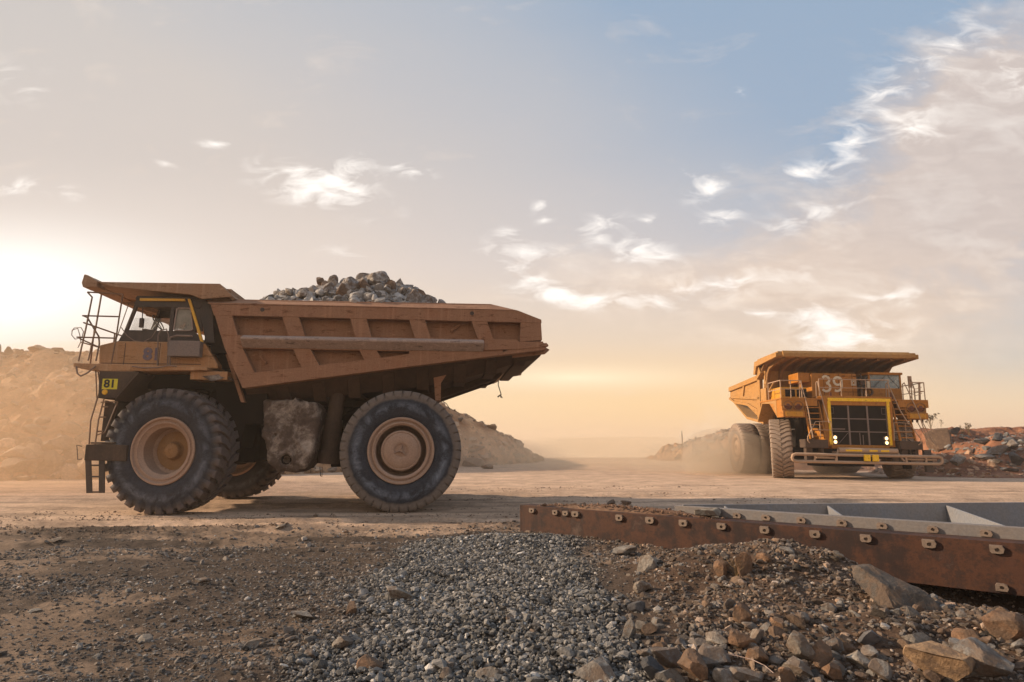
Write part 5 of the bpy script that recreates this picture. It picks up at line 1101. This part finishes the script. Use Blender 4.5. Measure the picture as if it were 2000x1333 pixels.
    b = B_(); b.box(-1.0, -.2, -3.6, -2.7, 3.9, 4.7); b.tube([(-.3, -3.5, 4.0), (-.3, -3.5, 5.1)], .07, 8); b.tube([(-.2, -3.45, 4.3), (.0, -3.45, 4.6), (.1, -3.3, 4.9), (-.2, -3.1, 5.0)], .05, 8); b.lathe([(.001, 0), (.16, 0), (.16, .1), (.001, .1)], 16, 'x', (-.2, -3.35, 4.35)); b.tube([(-.5, -3.55, 4.95), (-.1, -3.55, 4.95)], .06, 8); b.build('engine_fittings', 'body39', t, .015)
    # cab
    b = B_(); b.box(-.7, 1.0, 1.28, 2.95, 4.0, 4.66); cab = b.build('cab', 'orange39', t, .03)
    b = B_(); b.box(-.75, 1.08, 1.22, 3.0, 5.36, 5.48)
    for x0, y0 in ((.92, 1.28), (.92, 2.87), (-.7, 1.28), (-.7, 2.87)): b.box(x0, x0 + .08, y0, y0 + .08, 4.66, 5.36)
    b.box(-.7, -.64, 1.36, 2.87, 4.66, 5.36); b.build('cab_frame', 'orange39', cab, .012)
    b = B_(); b.box(.95, .965, 1.36, 2.87, 4.67, 5.355); b.build('windscreen', 'glass39', cab)
    b = B_(); b.box(-.6, .9, 1.30, 1.31, 4.67, 5.355); b.build('window', 'glass39', cab); b = B_(); b.box(-.6, .9, 2.93, 2.94, 4.67, 5.355); b.build('window', 'glass39', cab)
    b = B_(); b.box(-.1, .3, 1.9, 2.35, 4.5, 4.9); b.box(-.2, -.05, 1.9, 2.35, 4.8, 5.25); b.build('seat', 'seat', cab, .04)
    b = B_(); b.tube([(.6, 2.1 + math.cos(a) * .2, 4.82 + math.sin(a) * .18) for a in np.linspace(0, 6.283, 20)[:-1]], .016, 6, True); b.tube([(.6, 2.1, 4.82), (.75, 2.1, 4.6)], .02, 6); b.build('steering_wheel', 'black', cab)
    b = B_(); b.tube([(1.0, 1.5, 4.7), (1.02, 2.1, 5.28)], .012, 5); b.tube([(1.0, 2.8, 4.7), (1.02, 2.3, 5.25)], .012, 5); b.build('wiper', 'black', cab)
    b = B_(); b.box(1.02, 1.08, 1.15, 1.28, 4.66, 5.0); b.build('mirror', 'white', cab)
    b = B_(); b.lathe([(.2, -.1), (.2, .06), (.15, .06), (.15, -.1)], 24, 'x', (1.5, .98, 4.40)); b.tube([(1.5, .8, 4.35), (1.6, .72, 4.2), (1.6, .9, 4.08), (1.6, 1.2, 4.1)], .025, 6); b.tube([(1.4, .68, 4.1), (1.4, .68, 5.35)], .03, 6); b.box(1.38, 1.5, .6, .74, 4.75, 5.05); b.build('horn', 'frame', t, smooth=True)
    b = B_(); b.box(1.5, 1.58, -1.05, -.95, 4.12, 4.35); b.box(1.5, 1.58, 1.95, 2.15, 4.05, 4.4); b.build('extinguisher', 'lens', t, .02)
    # chassis
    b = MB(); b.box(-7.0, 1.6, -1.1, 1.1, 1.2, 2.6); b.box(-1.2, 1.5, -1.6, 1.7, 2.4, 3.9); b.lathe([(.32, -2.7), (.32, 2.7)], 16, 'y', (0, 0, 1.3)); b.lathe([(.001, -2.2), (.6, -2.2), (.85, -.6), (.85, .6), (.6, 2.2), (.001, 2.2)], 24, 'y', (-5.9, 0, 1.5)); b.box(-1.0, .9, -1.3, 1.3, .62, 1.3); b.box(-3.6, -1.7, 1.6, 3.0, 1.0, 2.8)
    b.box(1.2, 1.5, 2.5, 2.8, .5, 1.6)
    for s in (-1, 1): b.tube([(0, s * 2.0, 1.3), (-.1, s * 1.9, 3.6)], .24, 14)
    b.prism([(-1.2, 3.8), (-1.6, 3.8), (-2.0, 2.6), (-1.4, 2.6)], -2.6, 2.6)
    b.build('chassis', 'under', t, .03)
    b = B_(); b.prism([(2.1, 1.52), (2.25, 1.52), (2.35, .45), (2.2, .45)], 3.0, 3.35); b.build('boarding_step', 'black81', t)
    b = B_(); b.tube([(1.8, 3.3, 3.0), (2.3, 3.55, 1.75)], .02, 6); b.tube([(1.8, 3.05, 3.0), (2.3, 3.2, 1.95)], .02, 6); b.build('grab_rail', 'bumper39', t)
    h = .475
    fr = wheel(t, (0, -3.02, 1.53), R(-21), ((front_rim(h), 'wheel', 'body39'), (tyre_mb(.98, 1.53, 36, True, wear=.6), 'tyre', 'tyre39'), (front_hub(h), 'hub', 'body39')), True)
    wheel(t, (0, 3.02, 1.53), R(-15), fr, False)
    rr = wheel(t, (-5.9, -2.98, 1.53), 0, ((rear_rim(h), 'wheel', 'bumper39'), (tyre_mb(.98, 1.53, 36, False), 'tyre', 'tyre39'), (rear_hub(h), 'hub', 'bumper39')), True)
    wheel(t, (-5.9, -1.9, 1.53), 0, rr, True); wheel(t, (-5.9, 3.15, 1.53), 0, rr, False); wheel(t, (-5.9, 2.05, 1.53), 0, rr, False)
truck39()

# ================================================================== DUST AND HAZE
def volmat(name, dens, col, aniso=.5, noisy=None):
    m = bpy.data.materials.new(name); m.use_nodes = True; nt = m.node_tree; nt.nodes.clear(); N, L = nt.nodes, nt.links
    o = N.new('ShaderNodeOutputMaterial'); v = N.new('ShaderNodeVolumePrincipled'); L.new(v.outputs[0], o.inputs['Volume'])
    v.inputs['Color'].default_value = (*col, 1); v.inputs['Density'].default_value = dens; v.inputs['Anisotropy'].default_value = aniso
    M[name] = m; return m, N, L, v
volmat('haze_air', .0013, (.95, .80, .66), .45)
b = MB(); b.box(-345, 345, -95, 430, -12, 13); tag(b.build('haze', 'haze_air'), 'dusty evening haze in the air over the whole yard', 'haze', kind='stuff')
def dustball(c, s, dens, lab, seed, aniso=.4, col=(.93, .74, .58), rot=0):
    nm = 'dust_%d' % seed; m, N, L, v = volmat(nm, dens, col, aniso); m.name = 'dust_cloud'
    V, Fc = ICO[4]; n = fbm(V[:, 0] * 1.6 + seed, V[:, 1] * 1.6 + V[:, 2] * 1.4, seed, 3)
    W = V * np.array(s) * (1 + .55 * n)[:, None]; c_, s_ = math.cos(rot), math.sin(rot); W = np.stack([W[:, 0] * c_ - W[:, 1] * s_, W[:, 0] * s_ + W[:, 1] * c_, W[:, 2]], 1)
    o = np_mesh('dust_cloud', W, Fc, nm, None, True); o.location = c; tag(o, lab, 'dust', 'dust clouds', 'stuff')
dustball((13.0, 38.4, .8), (2.6, 3.2, 2.0), .26, 'dust billowing round the rear wheels of the yellow truck', 1, .4, (.98, .82, .64))
dustball((12.0, 40.5, .6), (4.6, 4.6, 1.5), .055, 'thin dust trailing left of the yellow truck', 2, .5, (.98, .82, .62))
dustball((17.5, 37.5, .4), (5.0, 3.6, 1.2), .09, 'low dust under the yellow truck', 3)
dustball((9.0, 52.0, .6), (11.0, 13, 2.0), .026, 'dust hanging over the far haul road', 4, .5, (.98, .80, .56))
dustball((-19.0, 25.5, 1.6), (9.5, 5.5, 4.2), .045, 'bright dust hanging in front of the left berm', 5, .6, (.96, .68, .45))

dustball((-4.5, 46.0, .8), (9.0, 9.0, 2.2), .03, 'thin dust behind the brown truck at the foot of the berm', 7, .5)

# ================================================================== SKY
SUN_AZ, SUN_EL = R(-80), R(23)          # azimuth from the view axis (+Y), negative to the left
w = bpy.data.worlds.new('World'); scn.world = w; w.use_nodes = True; nt = w.node_tree; N, L = nt.nodes, nt.links; bg = N['Background']
sky = N.new('ShaderNodeTexSky'); sky.sky_type = 'NISHITA'; sky.sun_disc = False; sky.sun_elevation = SUN_EL; sky.sun_rotation = SUN_AZ; sky.air_density = 1.2; sky.dust_density = 3.0; sky.ozone_density = 2.0
tc = N.new('ShaderNodeTexCoord'); sp = N.new('ShaderNodeSeparateXYZ'); L.new(tc.outputs['Generated'], sp.inputs[0])
ma = lambda op, a, b=0.0, cl=False: math_(N, L, op, a, b, cl)
yy = ma('MAXIMUM', ma('ABSOLUTE', sp.outputs[1]), .3); U = ma('DIVIDE', sp.outputs[0], yy); V = ma('DIVIDE', sp.outputs[2], yy); V = ma('MAXIMUM', V, -.03)
cv = N.new('ShaderNodeCombineXYZ'); L.new(U, cv.inputs[0]); L.new(V, cv.inputs[1])
def blob(px, py, sx, sy, rot=0, amp=1.0):
    """soft elliptical patch of sky: one mapping node and one gradient node"""
    u0, v0 = uv(px, py); k = 3.6 / F; mp_ = N.new('ShaderNodeMapping'); mp_.vector_type = 'TEXTURE'; L.new(cv.outputs[0], mp_.inputs[0])
    mp_.inputs['Location'].default_value = (u0, v0, 0); mp_.inputs['Rotation'].default_value = (0, 0, R(rot)); mp_.inputs['Scale'].default_value = (sx * k, sy * k, 1)
    g_ = N.new('ShaderNodeTexGradient'); g_.gradient_type = 'QUADRATIC_SPHERE'; L.new(mp_.outputs[0], g_.inputs[0])
    return g_.outputs['Fac'] if amp == 1.0 else ma('MULTIPLY', g_.outputs['Fac'], amp)
def addup(l):
    r = l[0]
    for x in l[1:]: r = ma('ADD', r, x)
    return r
mp = N.new('ShaderNodeMapping'); mp.inputs['Rotation'].default_value = (0, 0, R(-14)); mp.inputs['Scale'].default_value = (1, 2.3, 1); L.new(cv.outputs[0], mp.inputs[0])
nA = noise(N, L, mp.outputs[0], 5.0, 5, .62, .5); nB = noise(N, L, mp.outputs[0], 15, 6, .58, .6); nC = noise(N, L, mp.outputs[0], 2.0, 1, .5, 0)
# base colours: blue upper right, warm grey veil to the left, peach low
hor = ramp(N, L, V, [(.0, (.76, .52, .35)), (.07, (.82, .61, .39)), (.17, (.68, .56, .45)), (.30, (.64, .55, .49)), (.5, (.55, .495, .46)), (.8, (.49, .465, .45))]).outputs[0]
blue = mix(N, L, .8, sky.outputs[0], (1.8, 3.3, 5.2)); blue = mix(N, L, 1.0, blue, (.1, .1, .1), 'MULTIPLY')
bm_f = ma('MULTIPLY', ramp(N, L, ma('ADD', ma('ADD', ma('MULTIPLY', U, .85), V), ma('MULTIPLY', ma('SUBTRACT', nC.outputs[0], .5), .25)), [(.12, (0, 0, 0)), (.55, (.30, .30, .30)), (1.0, (.72, .72, .72))]).outputs[0], ramp(N, L, V, [(.10, (0, 0, 0)), (.36, (1, 1, 1))]).outputs[0], True)
base = mix(N, L, bm_f, hor, blue)
# low blue gap at lower right
base = mix(N, L, blob(1960, 700, 170, 75, 0, .5), base, (.40, .45, .47))
base = mix(N, L, blob(1330, 800, 330, 75, 0, .55), base, (.86, .56, .26))
base = mix(N, L, ma('MINIMUM', blob(1120, 738, 120, 12, 0, .8), 1), base, (.98, .82, .58))
# soft grey veils at left
base = mix(N, L, ma('MULTIPLY', blob(560, 220, 620, 200, -4, .5), nA.outputs[0]), base, (.50, .46, .44))
# glow round the sun side
glow = addup([blob(-30, 560, 170, 55, 0, 1.0), blob(-80, 575, 290, 95, 0, .45)])
base = mix(N, L, ma('MINIMUM', glow, 1), base, (1.06, 1.02, .96))
# cloud bank on the right, peach body
bank = addup([blob(1830, 400, 230, 110, 38, 1.0), blob(1950, 160, 160, 70, 45, .9), blob(1580, 500, 260, 60, 10, .75), blob(1300, 560, 230, 35, 0, .5), blob(1760, 640, 190, 45, 8, .75), blob(1960, 330, 120, 160, 20, .9)])
bk = ramp(N, L, ma('ADD', ma('MULTIPLY', bank, .55), ma('MULTIPLY', nA.outputs[0], .9)), [(.52, (0, 0, 0)), (.98, (.95, .95, .95))]).outputs[0]
peach = mix(N, L, ramp(N, L, nB.outputs[0], [(.3, (0, 0, 0)), (.75, (1, 1, 1))]).outputs[0], (.66, .50, .38), (.80, .62, .48))
peach = mix(N, L, ma('MULTIPLY', ramp(N, L, ma('ADD', ma('MULTIPLY', nA.outputs[0], .75), ma('MULTIPLY', nB.outputs[0], .25)), [(.48, (0, 0, 0)), (.68, (1, 1, 1))]).outputs[0], .75), peach, (1.0, .86, .72))
peach = mix(N, L, blob(1900, 480, 300, 260, 20, .3), peach, (.68, .48, .33))
base = mix(N, L, ma('MULTIPLY', bk, .62), base, peach)
# bright wisps
W1 = [(620, 365, 75, 22, -18, 1.0), (660, 345, 60, 18, 20, .8), (425, 282, 22, 5, 0, .9), (805, 335, 28, 8, -12, .9), (322, 319, 20, 5, -6, .7), (110, 372, 45, 8, -14, .7), (25, 368, 30, 8, 10, .6), (30, 160, 50, 22, -20, .45), (680, 495, 40, 7, -8, .4),
      (1025, 495, 45, 13, -10, 1.0), (1162, 450, 30, 14, 20, 1.0), (1252, 490, 42, 17, -4, 1.0), (1385, 364, 26, 14, 30, 1.0), (1345, 342, 16, 8, -20, .6), (1412, 418, 32, 12, 25, .9), (1058, 400, 14, 8, 40, .8), (1064, 430, 10, 6, 20, .7), (1265, 430, 18, 6, 5, .6), (992, 456, 16, 7, -10, .6), (1445, 180, 8, 6, 0, .5),
      (1060, 558, 55, 14, -22, .9), (1150, 583, 75, 10, -5, .8), (1400, 560, 110, 16, 8, .6), (1740, 580, 50, 10, 4, .7), (1600, 632, 38, 20, -18, 1.1), (1660, 655, 60, 16, 10, .8), (1655, 290, 36, 22, 40, .8), (1790, 250, 40, 26, 40, .7), (1570, 335, 34, 12, 10, .8), (1730, 180, 60, 28, 42, .5), (1860, 90, 80, 30, 40, .45), (1580, 420, 80, 16, 20, .5), (1480, 612, 40, 5, 0, .5), (1985, 150, 40, 40, 0, .5)]
ws = addup([blob(*q) for q in W1])
wf = ramp(N, L, ma('ADD', ma('MULTIPLY', ws, .55), ma('SUBTRACT', ma('MULTIPLY', nB.outputs[0], 2.1), .72)), [(.42, (0, 0, 0)), (.72, (.5, .5, .5)), (1.0, (1, 1, 1))]).outputs[0]
wf = ma('MULTIPLY', wf, ma('MINIMUM', ma('MULTIPLY', ws, 2.2), 1.0))
base = mix(N, L, ma('MULTIPLY', wf, .82), base, (1.02, .96, .90))
fin = mix(N, L, 1.0, base, (10, 10, 10), 'MULTIPLY')
L.new(fin, bg.inputs[0]); bg.inputs[1].default_value = .1

sd = bpy.data.lights.new('sun', 'SUN'); sd.energy = 5.0; sd.angle = R(1.5); sd.color = (1, .80, .58); so = bpy.data.objects.new('sun', sd); COL.objects.link(so)
dirv = Vector((math.sin(SUN_AZ) * math.cos(SUN_EL), math.cos(SUN_AZ) * math.cos(SUN_EL), math.sin(SUN_EL))); so.rotation_euler = dirv.to_track_quat('Z', 'Y').to_euler(); so.location = (-30, 10, 30)

# ================================================================== CAMERA
cd = bpy.data.cameras.new('camera'); cam = bpy.data.objects.new('camera', cd); COL.objects.link(cam); scn.camera = cam
cd.sensor_width = 36; cd.lens = F / 2000 * 36; cd.clip_end = 3000; cd.clip_start = .05
cam.location = (0, 0, EYE); cam.rotation_euler = (math.pi / 2 + PIT, 0, 0)
scn.view_settings.view_transform = 'Standard'; scn.view_settings.look = 'None'; scn.view_settings.exposure = .33; scn.view_settings.gamma = 1
scn.cycles.volume_bounces = 1; scn.cycles.max_bounces = 6; scn.cycles.diffuse_bounces = 1; scn.cycles.transparent_max_bounces = 12
scn.cycles.use_denoising = True; scn.cycles.volume_step_rate = 2
